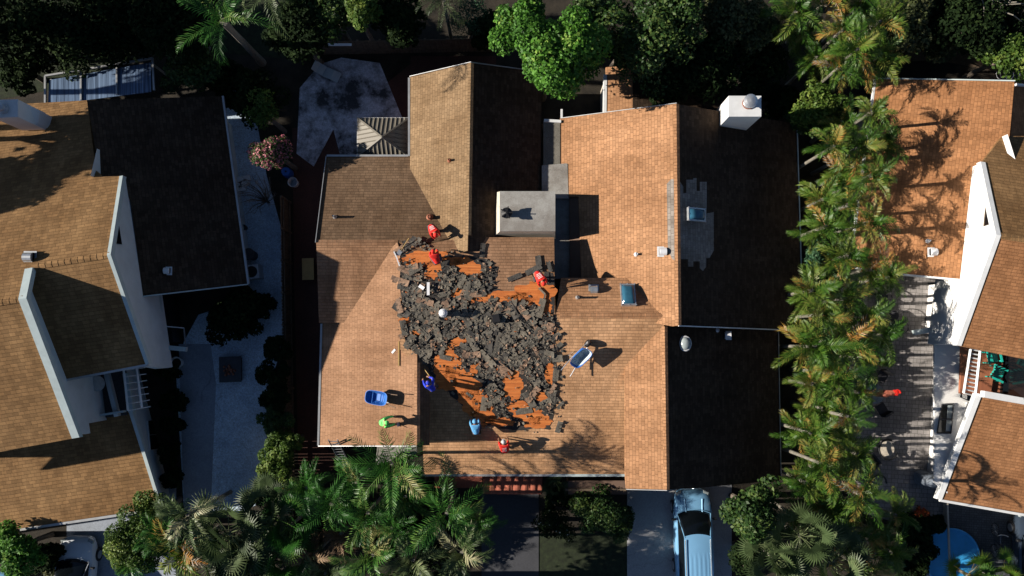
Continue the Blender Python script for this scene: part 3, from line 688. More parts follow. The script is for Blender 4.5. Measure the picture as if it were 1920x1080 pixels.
# wall under the upper gable step
vwall('wall', [(45, 560), (57, 506), Vector((V3i.hit(57, 506).x, V3i.hit(57, 506).y, 5)), V3i.hit(143, 818)-Vector((0, 0, 1.2)), (141, 815)], V3i, 'stucco_grey', H2, .2)
wallmass([(-150, 250), (155, 220), (190, 470), (-150, 560)], N1, 'stucco_grey', H2, .6, z0=2.7); wallmass([(205, 478), (277, 683), (123, 712), (60, 500)], S1, 'stucco_grey', H2, .5, z0=2.7); wallmass([(-150, 250), (200, 330), (215, 690), (-150, 850)], Plane(P(100, 500, 2.9), (0, 0, 1)), 'stucco_grey', H2, .3)
wallmass([(43, 560), (138, 812), (-325, 898), (-325, 614)], S2, 'stucco_grey', H2, .3, z0=2.5); wallmass([(180, 200), (275, 550), (462, 530), (414, 184)], L1, 'stucco_grey', H2, .5)
wallmass([(-150, 1000), (-150, 850), (246, 792), (300, 948)], L4, 'stucco_grey', H2, .5)
# triangular gable window
tw = vwall('window', [(221, 408), (212, 456), (229, 458)], Plane(V1.p+V1.n*.03, V1.n), 'glass', H2, .02)
strip('window_sill', [Plane(V1.p+V1.n*.06, V1.n).hit(211, 457), Plane(V1.p+V1.n*.06, V1.n).hit(230, 459)], 'trim_grey', H2, .08, .08)
# low sliver gable wall between the slopes
ta, tb_, tc_ = N1.hit(175, 332), L1.hit(189, 332), L1.hit(187, 281); mb = MB(); q = [x-H2.location for x in (ta, tb_, tc_)]; mb.v = [tuple(x+Vector((0, 0, -.6))) for x in q]+[tuple(x+Vector((0, 0, .25))) for x in q]; mb.f = [(2, 1, 0), (3, 4, 5), (0, 1, 4, 3), (1, 2, 5, 4), (2, 0, 3, 5)]; mb.m = [0]*5; mb.t = [.5]*5
mb.build('cheek_wall', 'stucco_grey', H2)
# window in the low wall
wp = Plane(V4w.p+V4w.n*.04, V4w.n)
wn = vwall('window', [(276, 789), (293, 787), (301, 841), (281, 844)], wp, 'glass', H2, .02)
for s_ in ([(276, 789), (293, 787)], [(293, 787), (301, 841)], [(301, 841), (281, 844)], [(281, 844), (276, 789)], [(279, 816), (297, 814)]):
    strip('window_frame', [wp.hit(*s_[0])-H2.location*0, wp.hit(*s_[1])], 'trim_white', H2, .07, .07)
# lanai wall panels and beam right of the gable
Vb = vp(P(300, 556, 0), P(345, 655, 0), (1, 0, 0))
b_a, b_b = P(272, 556, 3.0), P(300, 650, 3.0)
o = flat('flat_roof', [(262, 556), (297, 553), (308, 648), (275, 650)], 3.0, 'stucco_grey', .14, H2); o['label'] = 'pale flat roof tucked under the gable wall'
strip('beam', [P(277, 648, 2.9), P(350, 655, 2.7)], 'trim_grey', H2, .22, .22); strip('beam', [P(297, 552, 3.06), P(308, 650, 3.06)], 'trim_grey', H2, .16, .2)
strip('beam', [P(230, 535, 3.5), P(262, 545, 3.2)], 'trim_grey', H2, .2, .2)
strip('window_frame', [P(312, 612, 2.2), P(345, 615, 1.6), P(348, 648, 1.6)], 'gutter', H2, .05, .05)
mb = MB(); p = P(322, 600, 0); mb.box((p.x-H2.location.x, p.y-H2.location.y, .6), (.9, 2.5, 1.2), R(8)); mb.build('screen_room', 'dark', H2)
# sunken balcony
bf = flat('balcony', [(125, 708), (234, 690), (238, 778), (140, 790)], 3.0, 'grey_cloth', .15, H2); bf['label'] = 'dark sunken balcony with a white railing'
mb = MB(); zb = 3.8; o_ = H2.location
rail = [P(232, 694, zb), P(240, 770, zb)]; rail2 = [P(256, 690, zb), P(266, 765, zb)]
for rr in (rail, rail2):
    a, b = rr[0]-o_, rr[1]-o_; mb.tube([a, b], .06, 4)
for k in range(7):
    t = k/6; a = rail[0].lerp(rail[1], t)-o_; b = rail2[0].lerp(rail2[1], t)-o_; mb.tube([a-Vector((0, 0, .0)), b-Vector((0, 0, .9))], .025, 4)
mb.build('railing', 'trim_white', H2)
strip('bargeboard', [P(140, 786, 3.4), P(234, 771, 3.4)], 'trim_grey', H2, .1, .3); strip('ledge', [P(236, 700, 3.25), P(247, 772, 3.25)], 'trim_grey', H2, .25, .2)
# slim horizontal slot window of the stair
# roof furniture
hoodvent(57, 483, N1, H2, .42, 'galv'); hoodvent(315, 508, L1, H2, .3)
cp = [P(x, y, 6.3) for x, y in ((-10, 188), (35, 187), (35, 220), (-10, 222))]
mb = MB().prism([(p.x-o_.x, p.y-o_.y) for p in cp], 4.2, 6.3); c2 = mb.build('chimney', 'stucco_white', H2); c2['label'] = 'white stucco chimney at the left house'
MB().prism([(p.x-o_.x, p.y-o_.y) for p in cp], 6.304, 6.36).build('chimney_top', 'trim_white', c2)
q_ = local(H2, P(5, 203, 6.46)); MB().lathe([(.25, -.1), (.25, .1), (.2, .12), (.2, .3), (.05, .4)], q_, 16).build('flue', 'galv', c2)
# second, broader shoulder of that chimney
cp = [P(x, y, z) for x, y, z in ((30, 189, 6.1), (75, 208, 5.0), (71, 232, 4.9), (30, 222, 6.1))]
MB().prism([(p.x-o_.x, p.y-o_.y) for p in cp], 4.0, [p.z for p in cp]).build('chimney_shoulder', 'stucco_white', c2)

# blue striped aluminium sunroom
SR = empty('sunroom', P(187, 150, 0), 'aluminium sunroom with a blue ribbed roof behind the left house', 'sunroom')
pl = plane3(P(86, 143, 2.5), P(287, 110, 2.5), P(86, 195, 2.9))
slab('roof_panel', [(92, 150), (283, 117), (283, 172), (90, 197)], pl, 'blue_metal', SR, .06)
for a, b in (((86, 143), (287, 110)), ((287, 110), (290, 170)), ((86, 143), (86, 195)), ((220, 120), (220, 178)), ((153, 132), (153, 188))): strip('frame', [pl.hit(*a), pl.hit(*b)], 'gutter', SR, .09, .1, .05)
for x, y in ((92, 148), (155, 138), (220, 128), (283, 118)):
    p = pl.hit(x, y)-SR.location; MB().box((p.x, p.y, p.z/2-.1), (.09, .09, p.z-.1)).build('post', 'gutter', SR)
# ================================================================ RIGHT HOUSE
H3 = empty('house', P(1830, 560, 0), 'bright white house at the right with orange roofs and a small red balcony', 'house')
o3 = H3.location
R1 = plane3(P(1642, 150, 2.8), P(1594, 500, 2.8), P(1642, 150, 2.8)+Vector((6.6, .6, 2.75)))
slab('roof', [(1641, 148), (1902, 153), (1893, 256), (1862, 420), (1800, 524), (1670, 512), (1593, 500)], R1, 'sh_rust', H3)
R1b = plane3(R1.hit(1902, 153), R1.hit(1885, 330), R1.hit(1902, 153)+Vector((3, .3, -1.6)))
slab('roof', [(1902, 153), (1885, 400), (2060, 400), (2060, 180)], R1b, 'sh_rust', H3)
r1, r2 = R1.hit(1820, 348), R1.hit(1801, 514)
W1 = vp(r1, r2, (-1, 0, 0)); W1o = vp(r1, r2, (-1, 0, 0), .3)
B_A = W1o.hit(1871, 441); B_N = W1o.hit(1842, 304); B_S = W1o.hit(1797, 648)
print('right', B_A, B_N, B_S)
rd = P(1960, 455, B_A.z)-B_A; rd.z = 0
R2n = plane3(B_A, B_A+rd, B_N); R2s = plane3(B_A, B_A+rd, B_S)
slab('roof', [(1871, 441), (1842, 304), (1880, 255), (2100, 255), (2100, 480)], R2n, 'sh_gold', H3)
slab('roof', [(1871, 441), (1797, 648), (1930, 675), (2100, 700), (2100, 480)], R2s, 'sh_rust', H3)
v0 = lambda p, z: Vector((p.x, p.y, z))
vwall('wall', [W1.hit(1840, 306), W1.hit(1869, 441), W1.hit(1800, 645), v0(W1.hit(1800, 645), 2.5), v0(W1.hit(1840, 306), 2.5)], W1, 'stucco_white', H3, .25)
strip('bargeboard', [B_A, B_N], 'trim_white', H3, .22, .34, -.12); strip('bargeboard', [B_A, B_S], 'trim_white', H3, .22, .34, -.12)
R3 = plane3(P(1761, 935, 2.7), P(1940, 966, 2.7), P(1836, 740, 4.6))
slab('roof', [(1761, 935), (1836, 740), (1960, 762), (2100, 790), (2100, 1000), (1940, 966)], R3, 'sh_rust', H3)
strip('bargeboard', [R3.hit(1760, 936), R3.hit(1835, 738)], 'trim_white', H3, .26, .32, -.1); strip('gutter', [R3.hit(1762, 938), R3.hit(1940, 969)], 'trim_white', H3, .12, .12, -.03)
strip('parapet', [R3.hit(1836, 738)+Vector((0, 0, .25)), R3.hit(1960, 760)+Vector((0, 0, .25))], 'trim_white', H3, .3, .35)
W3 = vp(R3.hit(1772, 930), R3.hit(1838, 745), (-1, 0, 0)); a = W3.hit(1774, 926); b = W3.hit(1838, 742)
a_ = under(R3, a); b_ = under(R3, b)
W2a = v0(P(1752, 640, 0), 0); W2b = v0(P(1740, 905, 0), 0); W2 = vp(W2a, W2b, (-1, 0, 0))
vwall('wall', [v0(W2a, 0), v0(W2b, 0), v0(W2b, 2.6), v0(W2a+Vector((0, 0, 0)), 2.9)], W2, 'stucco_white', H3, .25)
o = flat('ledge', [(1752, 640), (1815, 640), (1800, 745), (1835, 760), (1776, 925), (1752, 905)], 2.85, 'stucco_white', .12, H3)
wallmass([(1850, 310), (1875, 441), (2090, 480), (2090, 300)], R2n, 'stucco_white', H3, .4, z0=2); wallmass([(1875, 441), (1815, 640), (1930, 675), (2090, 690), (2090, 480)], R2s, 'stucco_white', H3, .5, z0=2.5); wallmass([(1850, 310), (1850, 660), (2090, 690), (2090, 300)], Plane(P(1850, 500, 2.7), (0, 0, 1)), 'stucco_white', H3, .3)
wallmass([(1641, 148), (1902, 153), (1880, 400), (1790, 500), (1593, 495)], R1, 'stucco_cream', H3, .5); wallmass([(1780, 925), (1840, 745), (2090, 800), (2090, 990)], R3, 'stucco_white', H3, .3)
strip('fascia', [R1.hit(1593, 501), R1.hit(1670, 513), R1.hit(1800, 525)], 'trim_white', H3, .08, .18, 0); strip('gutter', [R1.hit(1593, 500), R1.hit(1641, 148)], 'trim_white', H3, .1, .12, -.02)
strip('fascia', [R1.hit(1641, 147), R1.hit(1902, 152)], 'trim_grey', H3, .05, .14, 0); strip('fascia', [R1b.hit(1902, 160), R1b.hit(2000, 170)], 'trim_white', H3, .1, .16, .1)
cap(R2n, R2s, (1871, 441), (2000, 462), 'sh_gold', H3)
# low white block south of R1 with a door opening
Bq = [P(1788, 528, 2.4), P(1818, 528, 2.4), P(1818, 626, 2.4), P(1780, 622, 2.4)]
MB().prism([(p.x-o3.x, p.y-o3.y) for p in Bq], 0, 2.4).build('wall', 'stucco_white', H3)
strip('beam', [P(1712, 624, 2.3), P(1770, 614, 2.5)], 'trim_grey', H3, .25, .2); strip('beam', [P(1758, 614, 2.5), P(1808, 625, 2.7)], 'trim_white', H3, .25, .25)
mb = MB(); p = P(1750, 560, 0); mb.box((p.x-o3.x, p.y-o3.y, 1.0), (.1, 1.0, 2.0), R(4)); mb.build('door', 'glass', H3)
for k in range(20):
    pass
# triangular window
T_ = Plane(W1.p+W1.n*.03, W1.n)
tw = vwall('window', [(1849, 385), (1857, 420), (1845, 424)], T_, 'glass', H3, .02)
strip('window_frame', [T_.hit(1845, 424), T_.hit(1849, 384), T_.hit(1857, 420), T_.hit(1845, 424)], 'wood', H3, .05, .05)
# little white gable cheek
q1 = R1.hit(1876, 306); q2 = R1.hit(1892, 306); q3 = R1.hit(1877, 257)
mb = MB(); b0 = [q1-o3, q2-o3, q3-o3]; mb.v = [tuple(x+Vector((0, 0, -.2))) for x in b0]+[tuple(x+Vector((0, 0, .5))) for x in b0]; mb.f = [(2, 1, 0), (3, 4, 5), (0, 1, 4, 3), (1, 2, 5, 4), (2, 0, 3, 5)]; mb.m = [0]*5; mb.t = [.5]*5
mb.build('cheek_wall', 'stucco_white', H3)
# side window low on the wall
T2 = Plane(W2.p+W2.n*.04, W2.n)
sw = [v0(T2.hit(1764, 759), 0)]
ya, yb = P(1764, 757, 1.6).y, P(1760, 812, 1.6).y
xa = W2.p.x - .05; L_ = abs(ya-yb)
p = P(1770, 785, 2.9)
wn = flat('window', [(1766, 758), (1788, 757), (1783, 812), (1757, 812)], 2.92, 'glass', .03, H3)
wn['label'] = 'dark two pane roof window beside the white bargeboard'
mb = MB(); z = 2.95
for a, b in (((1766, 758), (1788, 757)), ((1788, 757), (1783, 812)), ((1783, 812), (1757, 812)), ((1757, 812), (1766, 758)), ((1762, 786), (1786, 786))): mb.tube([P(*a, z)-o3, P(*b, z)-o3], .035, 4)
mb.build('window_frame', 'grey_cloth', wn)
MB().quad([P(1777, 760, 2.93)-o3, P(1786, 760, 2.93)-o3, P(1782, 809, 2.93)-o3, P(1773, 809, 2.93)-o3]).build('pane', 'glass_clear', wn)
# balcony
zb = 3.2
bd = MB(); me = None
pl = Plane(P(1850, 700, zb), (0, 0, 1))
o = slab('balcony', [(1803, 650), (1945, 672), (1945, 765), (1800, 738)], pl, 'wood_red', H3, .15); o['label'] = 'balcony floored with red boards'
# redo uv so boards run across
mb = MB(); L_ = [P(1820, 655, zb+.9), P(1807, 737, zb+.9)]; Q_ = [P(1838, 658, zb+.9), P(1829, 742, zb+.9)]
for rr in (L_, Q_): mb.tube([rr[0]-o3, rr[1]-o3], .07, 4)
for k in range(12):
    t = k/11; mb.tube([L_[0].lerp(L_[1], t)-o3-Vector((0, 0, .02)), Q_[0].lerp(Q_[1], t)-o3-Vector((0, 0, .05))], .035, 4)
mb.build('railing', 'trim_white', H3)
sd = MB(); p = P(1908, 705, zb+1.0); sd.box((p.x-o3.x+.1, p.y-o3.y, zb+1.0), (.5, 2.2, 2.0), R(-8)); sd.build('sliding_door', 'glass', H3)
sd = MB(); sd.box((p.x-o3.x+.2, p.y-o3.y, zb+2.03), (.5, 2.1, .04), R(-8)); sd.build('awning', 'stucco_white', H3)
hoodvent(1748, 473, R1, H3, .34); pipe(1740, 452, R1, H3, 'white_metal', .2)

# ================================================================ FENCES
def fence(name, label, a, b, h, bays, m='wood', lean=0):
    a = P(*a); b = P(*b); E = empty(name, a, label, 'fence'); d = b-a; L = d.length; d.normalize(); s = Vector((-d.y, d.x, 0)); r = random.Random(int(a.x*10))
    for k in range(bays+1):
        p = d*(L*k/bays); MB().box((p.x, p.y, h/2), (.1, .1, h+.06), math.atan2(d.y, d.x)).build('post', m, E)
    for k in range(bays):
        mb = MB(); x0 = L*k/bays; x1 = L*(k+1)/bays; n = int((x1-x0)/.16)
        for z in (h*.2, h*.85):
            c = d*(x0+x1)/2; mb.box((c.x+s.x*.05, c.y+s.y*.05, z), (x1-x0-.12, .05, .09), math.atan2(d.y, d.x))
        for i in range(n):
            c = d*(x0+(i+.5)*(x1-x0)/n); hh = h*r.uniform(.96, 1.02); mb.box((c.x-s.x*.03, c.y-s.y*.03, hh/2), ((x1-x0)/n-.02, .025, hh), math.atan2(d.y, d.x)+r.uniform(-.04, .04))
        mb.build('panel', m, E)
    return E
fence('wooden_fence', 'long wooden privacy fence between the left driveway and the middle house', (545, 380), (553, 905), 1.8, 9)
fence('wooden_fence', 'wooden fence behind the stained patio at the back', (560, 102), (925, 95), 1.8, 9)
fence('wooden_fence', 'dark wooden fence behind the right house', (1640, 115), (1760, 112), 1.8, 4)
fence('wooden_fence', 'second fence length bending past the right house toward the corner bush', (1762, 112), (1890, 138), 1.8, 4)
# fence trellis cap near the driveway end: woven slats laid on top
# ================================================================ VEGETATION
def leafmesh(name, blobs, n, size, mats, seed=0, up=.6, fl=None, flat=1.0, aspect=1.6, inner=.55):
    """blobs: (x,y,z,r); leaves are little bent diamonds spread through the outer part of each blob"""
    g_ = np.random.default_rng(seed); B = np.array(blobs, float); wgt = B[:, 3]**2; wgt /= wgt.sum()
    k = g_.choice(len(B), n, p=wgt); d = g_.normal(size=(n, 3)); d /= np.linalg.norm(d, axis=1)[:, None]; d[:, 2] = np.where(g_.random(n) < .8, np.abs(d[:, 2]), d[:, 2])
    rr = B[k, 3]*(inner+(1.08-inner)*g_.random(n)**.6); c = B[k, :3]+d*rr[:, None]*np.array([1, 1, flat])
    nrm = d*.6+np.array([0, 0, up])+g_.normal(size=(n, 3))*.55; nrm /= np.linalg.norm(nrm, axis=1)[:, None]
    t = g_.normal(size=(n, 3)); t -= (t*nrm).sum(1)[:, None]*nrm; t /= np.linalg.norm(t, axis=1)[:, None]; s = np.cross(nrm, t)
    L = size*(.55+.9*g_.random(n))[:, None]; W = L/aspect
    fold = nrm*W*.25
    v = np.stack([c-t*L*.5, c+s*W*.5+fold, c+t*L*.5-nrm*L*.12, c-s*W*.5+fold], 1).reshape(-1, 3)
    me = bpy.data.meshes.new(name); me.vertices.add(n*4); me.vertices.foreach_set('co', v.ravel())
    me.loops.add(n*4); me.loops.foreach_set('vertex_index', np.arange(n*4)); me.polygons.add(n); me.polygons.foreach_set('loop_start', np.arange(0, n*4, 4))
    for m_ in mats: me.materials.append(M[m_])
    bt = g_.random(len(B)); tint = np.clip(.45*bt[k]+.55*g_.random(n)+.12*d[:, 2], 0, 1)
    if fl: me.polygons.foreach_set('material_index', (g_.random(n) < fl).astype(int))
    me.update(calc_edges=True); a = me.attributes.new('tint', 'FLOAT', 'FACE'); a.data.foreach_set('value', tint)
    return me
def tree(name, px, py, h, Rr, mats, label, cat='tree', n=None, size=.17, seed=1, group=None, squash=.7, nb=None, trunk=True, fl=None, world=None, irregular=.35, limbs=True, gap=1.0, aspect=1.6):
    """broad-leaved tree: crown centred at pixel (px,py) at height h, radius Rr metres"""
    c = P(px, py, h) if world is None else Vector(world)
    h = c.z
    r = random.Random(seed); E = empty(name, (c.x, c.y, 0), label, cat, group)
    nb = nb or int(14+Rr*6); bl = []
    for i in range(nb):
        a = r.uniform(0, 6.283); q = math.sqrt(r.random())*(1-irregular*.5+irregular*r.uniform(-.6, .6)); rb = Rr*r.uniform(.2, .38)
        zz = r.uniform(-1, 1)*squash*Rr*math.sqrt(max(0, 1-q*q*.8)); zz = abs(zz)*.9 if r.random() < .7 else zz
        rad = max(0, Rr-rb*.7)*q*gap
        bl.append((rad*math.cos(a), rad*math.sin(a), max(rb*.6, h+zz*.8-.2*Rr), rb))
    n = n or int(1500*Rr*Rr*.5/(size/.17)**2+900)
    me = leafmesh('crown', bl, min(n, 30000), size, mats, seed, fl=fl, aspect=aspect); link('crown', me, E)
    if trunk:
        mb = MB(); h0 = max(.3, h-Rr*squash*.6); tr = .06+.045*Rr
        mb.tube([(0, 0, -.1), (r.uniform(-.1, .1), r.uniform(-.1, .1), h0*.5), (r.uniform(-.15, .15), r.uniform(-.15, .15), h0)], [tr*1.3, tr, tr*.75], 8)
        if limbs:
            for b in bl[::max(1, len(bl)//12)]:
                m1 = Vector((b[0]*.4, b[1]*.4, h0+(b[2]-h0)*.35)); mb.tube([(0, 0, h0*.85), m1, (b[0], b[1], b[2])], [tr*.5, tr*.3, tr*.1], 5)
        mb.build('trunk', 'bark', E)
    return E
def bush(px, py, h, Rr, mats, label, **k):
    k.setdefault('squash', .6); return tree(k.pop('name', 'bush'), px, py, h, Rr, mats, label, k.pop('cat', 'bush'), **k)
# ---- palms
def areca(seed, nf=13, L=1.95, leaflet=.52, droop=1.0, warm=.35):
    """feather palm crown mesh; tint per frond"""
    r = random.Random(seed); mb = MB()
    for f in range(nf):
        az = 2*math.pi*(f*.382+r.uniform(-.1, .1)); el = R(r.uniform(8, 72) if f > 3 else r.uniform(60, 82)); Lf = L*r.uniform(.6, 1.15); dr = droop*r.uniform(.5, 1.5)
        tint = min(1, max(0, r.gauss(warm, .2)));
        if r.random() < .06: tint = .97
        dx, dy = math.cos(az), math.sin(az); side = Vector((-dy, dx, 0)); sw = r.uniform(-.55, .55); ns = 23; roll = r.uniform(-.5, .5)
        pts = []
        p = Vector((dx*.06, dy*.06, 0)); e = el
        for i in range(ns+1):
            pts.append(p.copy()); st = Lf/ns; e -= (R(78)*dr)/ns*(.5+1.1*i/ns); p = p+Vector((dx*math.cos(e), dy*math.cos(e), math.sin(e)))*st+side*sw*st*(i/ns)*1.2
        mb.tube(pts[::3]+[pts[-1]], [.022*(1-.8*k/9) for k in range(len(pts[::3])+1)], 4, 0, False, min(1, tint+.12))
        for i in range(3, ns+1):
            t = i/ns; fd = (pts[i]-pts[i-1]).normalized(); upv = side.cross(fd); upv = -upv if upv.z < 0 else upv
            ll = leaflet*(math.sin(math.pi*min(1, t*.82+.14))**.6)*(1 if t < .92 else .75)
            for sg in (-1, 1):
                lv = .5*(1 if sg > 0 else 1)+roll*sg*.5; dirv = (side*sg*.85+fd*(.45+.75*t)+upv*(lv*.7+r.uniform(-.3, .3))).normalized()
                l = ll*r.uniform(.75, 1.2); a = pts[i]; m_ = a+dirv*l*.55; tip = a+dirv*l+Vector((0, 0, -1))*l*.34*dr+fd*.05
                w_ = fd*.033; tt = min(1, max(0, tint+r.uniform(-.12, .12)))
                mb.quad([a-w_*.6, a+w_*.6, m_+w_, m_-w_], 0, tt); mb.quad([m_-w_, m_+w_, tip], 0, min(1, tt+(.1 if r.random() < .3 else 0)))
    return mb
def fan(seed, nf=22, L=1.1, blade=.75, warm=.3, nb=22):
    r = random.Random(seed); mb = MB()
    for f in range(nf):
        az = 2*math.pi*(f*.382)+r.uniform(-.1, .1); el = R(r.uniform(-10, 80)); pl_ = L*r.uniform(.7, 1.1)
        d = Vector((math.cos(az)*math.cos(el), math.sin(az)*math.cos(el), math.sin(el))); h_ = d*pl_; h_.z -= .1*pl_
        tint = min(1, max(0, r.gauss(warm, .16))); mb.tube([(0, 0, 0), h_*.5+Vector((0, 0, .04)), h_], [.016, .013, .01], 4, 0, False, .8)
        side = d.cross(Vector((0, 0, 1))).normalized(); upv = side.cross(d)
        for b in range(nb):
            th = (b/(nb-1)-.5)*R(230); q = (d*math.cos(th)+side*math.sin(th)); q = (q+upv*.12*abs(math.sin(th))).normalized(); l = blade*(.75+.25*math.cos(th*.7))*r.uniform(.85, 1.05)
            wv = (q.cross(upv)).normalized()*.03; a = h_; m_ = h_+q*l*.5+Vector((0, 0, -.02)); tip = h_+q*l+Vector((0, 0, -.22*l)); tt = min(1, max(0, tint+r.uniform(-.1, .12)))
            mb.quad([a-wv*.3, a+wv*.3, m_+wv, m_-wv], 0, tt); mb.quad([m_-wv, m_+wv, tip], 0, min(1, tt+.1))
    return mb
CR = {}
def crown_mesh(kind, v, m):
    key = (kind, v, m)
    if key not in CR:
        if kind == 'areca': mb = areca(100+v, warm=.42)
        elif kind == 'queen': mb = areca(200+v, 15, 2.7, .72, .85, .42)
        elif kind == 'small': mb = areca(300+v, 9, 1.7, .5, 1.1, .45)
        elif kind == 'royal': mb = areca(400+v, 12, 3.0, .68, 1.15, .35)
        elif kind == 'dead': mb = areca(500+v, 8, 1.7, .42, 1.6, .5)
        else: mb = fan(600+v)
        CR[key] = mb.mesh('crown', [m], fix=False)
    return CR[key]
def palm(px, py, h, kind, m, label, s=1.0, v=0, rz=0, base=None, group=None, tr=.085, tilt=(0, 0)):
    c = P(px, py, h); b = c.copy() if base is None else P(*base, 0)
    b.z = 0; E = empty('palm_tree', b, label, 'palm tree', group)
    o = link('crown', crown_mesh(kind, v, m), E, c-b); o.scale = (s, s, s); o.rotation_euler = (tilt[0], tilt[1], rz)
    if kind == 'areca' and (v % 2 == 0):
        k2 = .72; o2 = link('lower_fronds', crown_mesh(kind, (v+3) % 7, m), E, (c-b)*k2); o2.scale = (s*.95, s*.95, s*.9); o2.rotation_euler = (-tilt[0], tilt[1], rz+2)
    d = c-b; m_ = d*.5+Vector((d.x*-.12, d.y*-.12, 0)); k = tr*1.0
    mb = MB().tube([(0, 0, -.1), m_*.5+Vector((0, 0, 0)), m_+Vector((0, 0, d.z*.0)), d*.8, d+Vector((0, 0, .05))], [k*1.4, k*1.1, k, k*.9, k*1.1], 9); mb.build('trunk', 'bark_light', E)
    return E
# ---- right hand row of palms
row = [
 (1478, 22, 'topmost left palm of the dense row, at the upper edge'), (1535, 8, 'palm at the upper edge of the row with upright fronds'), (1598, 14, 'palm at the upper edge right of the row'),
 (1640, 40, 'outer right palm of the upper clump'), (1500, 62, 'palm left in the upper clump over the dark trees'), (1560, 58, 'middle palm of the upper clump'), (1600, 92, 'right hand palm of the upper clump with golden fronds'),
 (1520, 108, 'left palm above the leafy round shrub with orange fronds'), (1566, 128, 'lowest palm of the upper clump just above the leafy shrub'), (1632, 108, 'palm with long fronds by the dark fence end'),
 (1618, 212, 'palm whose fronds reach over the right orange roof corner'), (1572, 228, 'palm right of the leafy shrub and near the white chimney'), (1545, 275, 'palm with brown tipped fronds facing the dark roof'),
 (1600, 278, 'palm between the dark roof and the orange roof'), (1648, 268, 'palm leaning on the orange roof edge'), (1562, 328, 'palm with a big green crown beside the skylight roof'), (1618, 330, 'palm casting its shadow far up the orange roof'),
 (1530, 375, 'palm with fronds crossing the dark roof eave'), (1582, 385, 'dense palm halfway along the orange roof'), (1610, 418, 'palm at the gutter of the orange roof'), (1540, 425, 'palm with a rusty frond near the bluish shrub'),
 (1570, 480, 'palm above the bluish shrub'), (1620, 505, 'palm with pale fronds hanging over the paved terrace corner'), (1652, 520, 'palm leaning right over the terrace by the orange roof'), (1512, 545, 'palm with golden orange fronds nearest the dark eave corner'),
 (1575, 560, 'palm behind the bistro chairs'), (1530, 590, 'palm level with the pale roof step line'), (1612, 595, 'palm next to the upper bistro chairs'), (1640, 628, 'palm stretching fronds over the terrace pavers'), (1565, 640, 'palm with a bare pale trunk showing'),
 (1520, 650, 'palm beside the pale rimmed round roof light'), (1600, 670, 'palm with a wide yellow green frond above the glass table'), (1550, 700, 'palm left of the glass table with long leaflets'), (1512, 720, 'palm near the dark front roof with long pale fronds'),
 (1598, 735, 'palm touching the round glass table'), (1530, 765, 'palm over the little bright creeper'), (1578, 780, 'palm below the glass table chairs'), (1512, 812, 'palm reaching across the dark front roof edge'), (1560, 825, 'palm left of the black hoop chair'),
 (1590, 850, 'palm next to the square black planter'), (1520, 868, 'palm with orange fronds near the front eave corner'), (1560, 893, 'palm with a grey drooping frond'), (1500, 905, 'palm above the bright green driveway shrub'), (1592, 925, 'palm beside the lower terrace chair'),
 (1545, 945, 'palm at the end of the terrace row'), (1480, 965, 'dull palm above the big fan palm'), (1668, 965, 'small palm alone on the terrace beside the orange flowers'), (1620, 1000, 'palm at the terrace end over dark ground'), (1570, 1005, 'palm between the fan palms and the terrace'), (1660, 1035, 'palm leaning over the dark bushes at the bottom'), (1600, 1062, 'bottommost feather palm of the row')]
hr = random.Random(5)
for i, (x, y, lab) in enumerate(row):
    alone = 'alone' in lab
    palm(x+12+hr.uniform(-6, 6), y, (hr.uniform(3.8, 6.2) if y < 930 else hr.uniform(2.6, 3.6)) if not alone else 2.2, 'small' if alone else 'areca', 'fr_warm', lab, s=hr.uniform(.6, .94), v=i % 7, rz=hr.uniform(0, 6.28), group='palms in the long row beside the right house', tilt=(hr.uniform(-.25, .25), hr.uniform(-.25, .25)))
# lower understory of the row
for i, (x, y, s_, kind) in enumerate([(1540, 120, .8, 'lf_mid'), (1580, 300, .9, 'lf_olive'), (1560, 360, .9, 'lf_mid'), (1585, 450, .8, 'lf_olive'), (1555, 520, 1, 'lf_mid'), (1580, 620, 1.1, 'lf_olive'), (1545, 680, 1, 'lf_mid'), (1550, 740, 1, 'lf_olive'), (1550, 800, 1, 'lf_mid'), (1540, 880, 1, 'lf_olive'), (1550, 970, 1.2, 'lf_mid'), (1600, 960, .9, 'lf_olive')]):
    bush(x, y, 1.6, 1.3*s_, [kind], ['', 'low ', 'dense ', 'dull '][i % 4]+'undergrowth bush under the palm row '+['below the upper clump', 'by the orange roof corner', 'beside the dark eave', 'by the gutter of the orange roof', 'under the golden palm', 'behind the bistro chairs', 'left of the bare palm trunk', 'left of the glass table', 'under the creeper', 'beside the front eave', 'above the fan palms', 'at the terrace end'][i], seed=50+i, n=1300, limbs=False)
bush(1538, 198, 3.6, 1.65, ['lf_yellow'], 'leafy yellow green shrub between the upper palms and the white chimney', seed=3, n=5200, size=.15)
bush(1500, 230, 2.5, .9, ['lf_mid'], 'smaller leafy shrub below the bright one beside the white chimney', seed=4, n=1500)
bush(1532, 478, 3.2, .85, ['lf_blue'], 'bluish green shrub between two palms at the dark eave', seed=5, n=2600, size=.11, squash=1.2)
bush(1532, 775, 2.6, .75, ['lf_bright'], 'bright green creeper under the palms beside the front eave', seed=6, n=2200, size=.1)
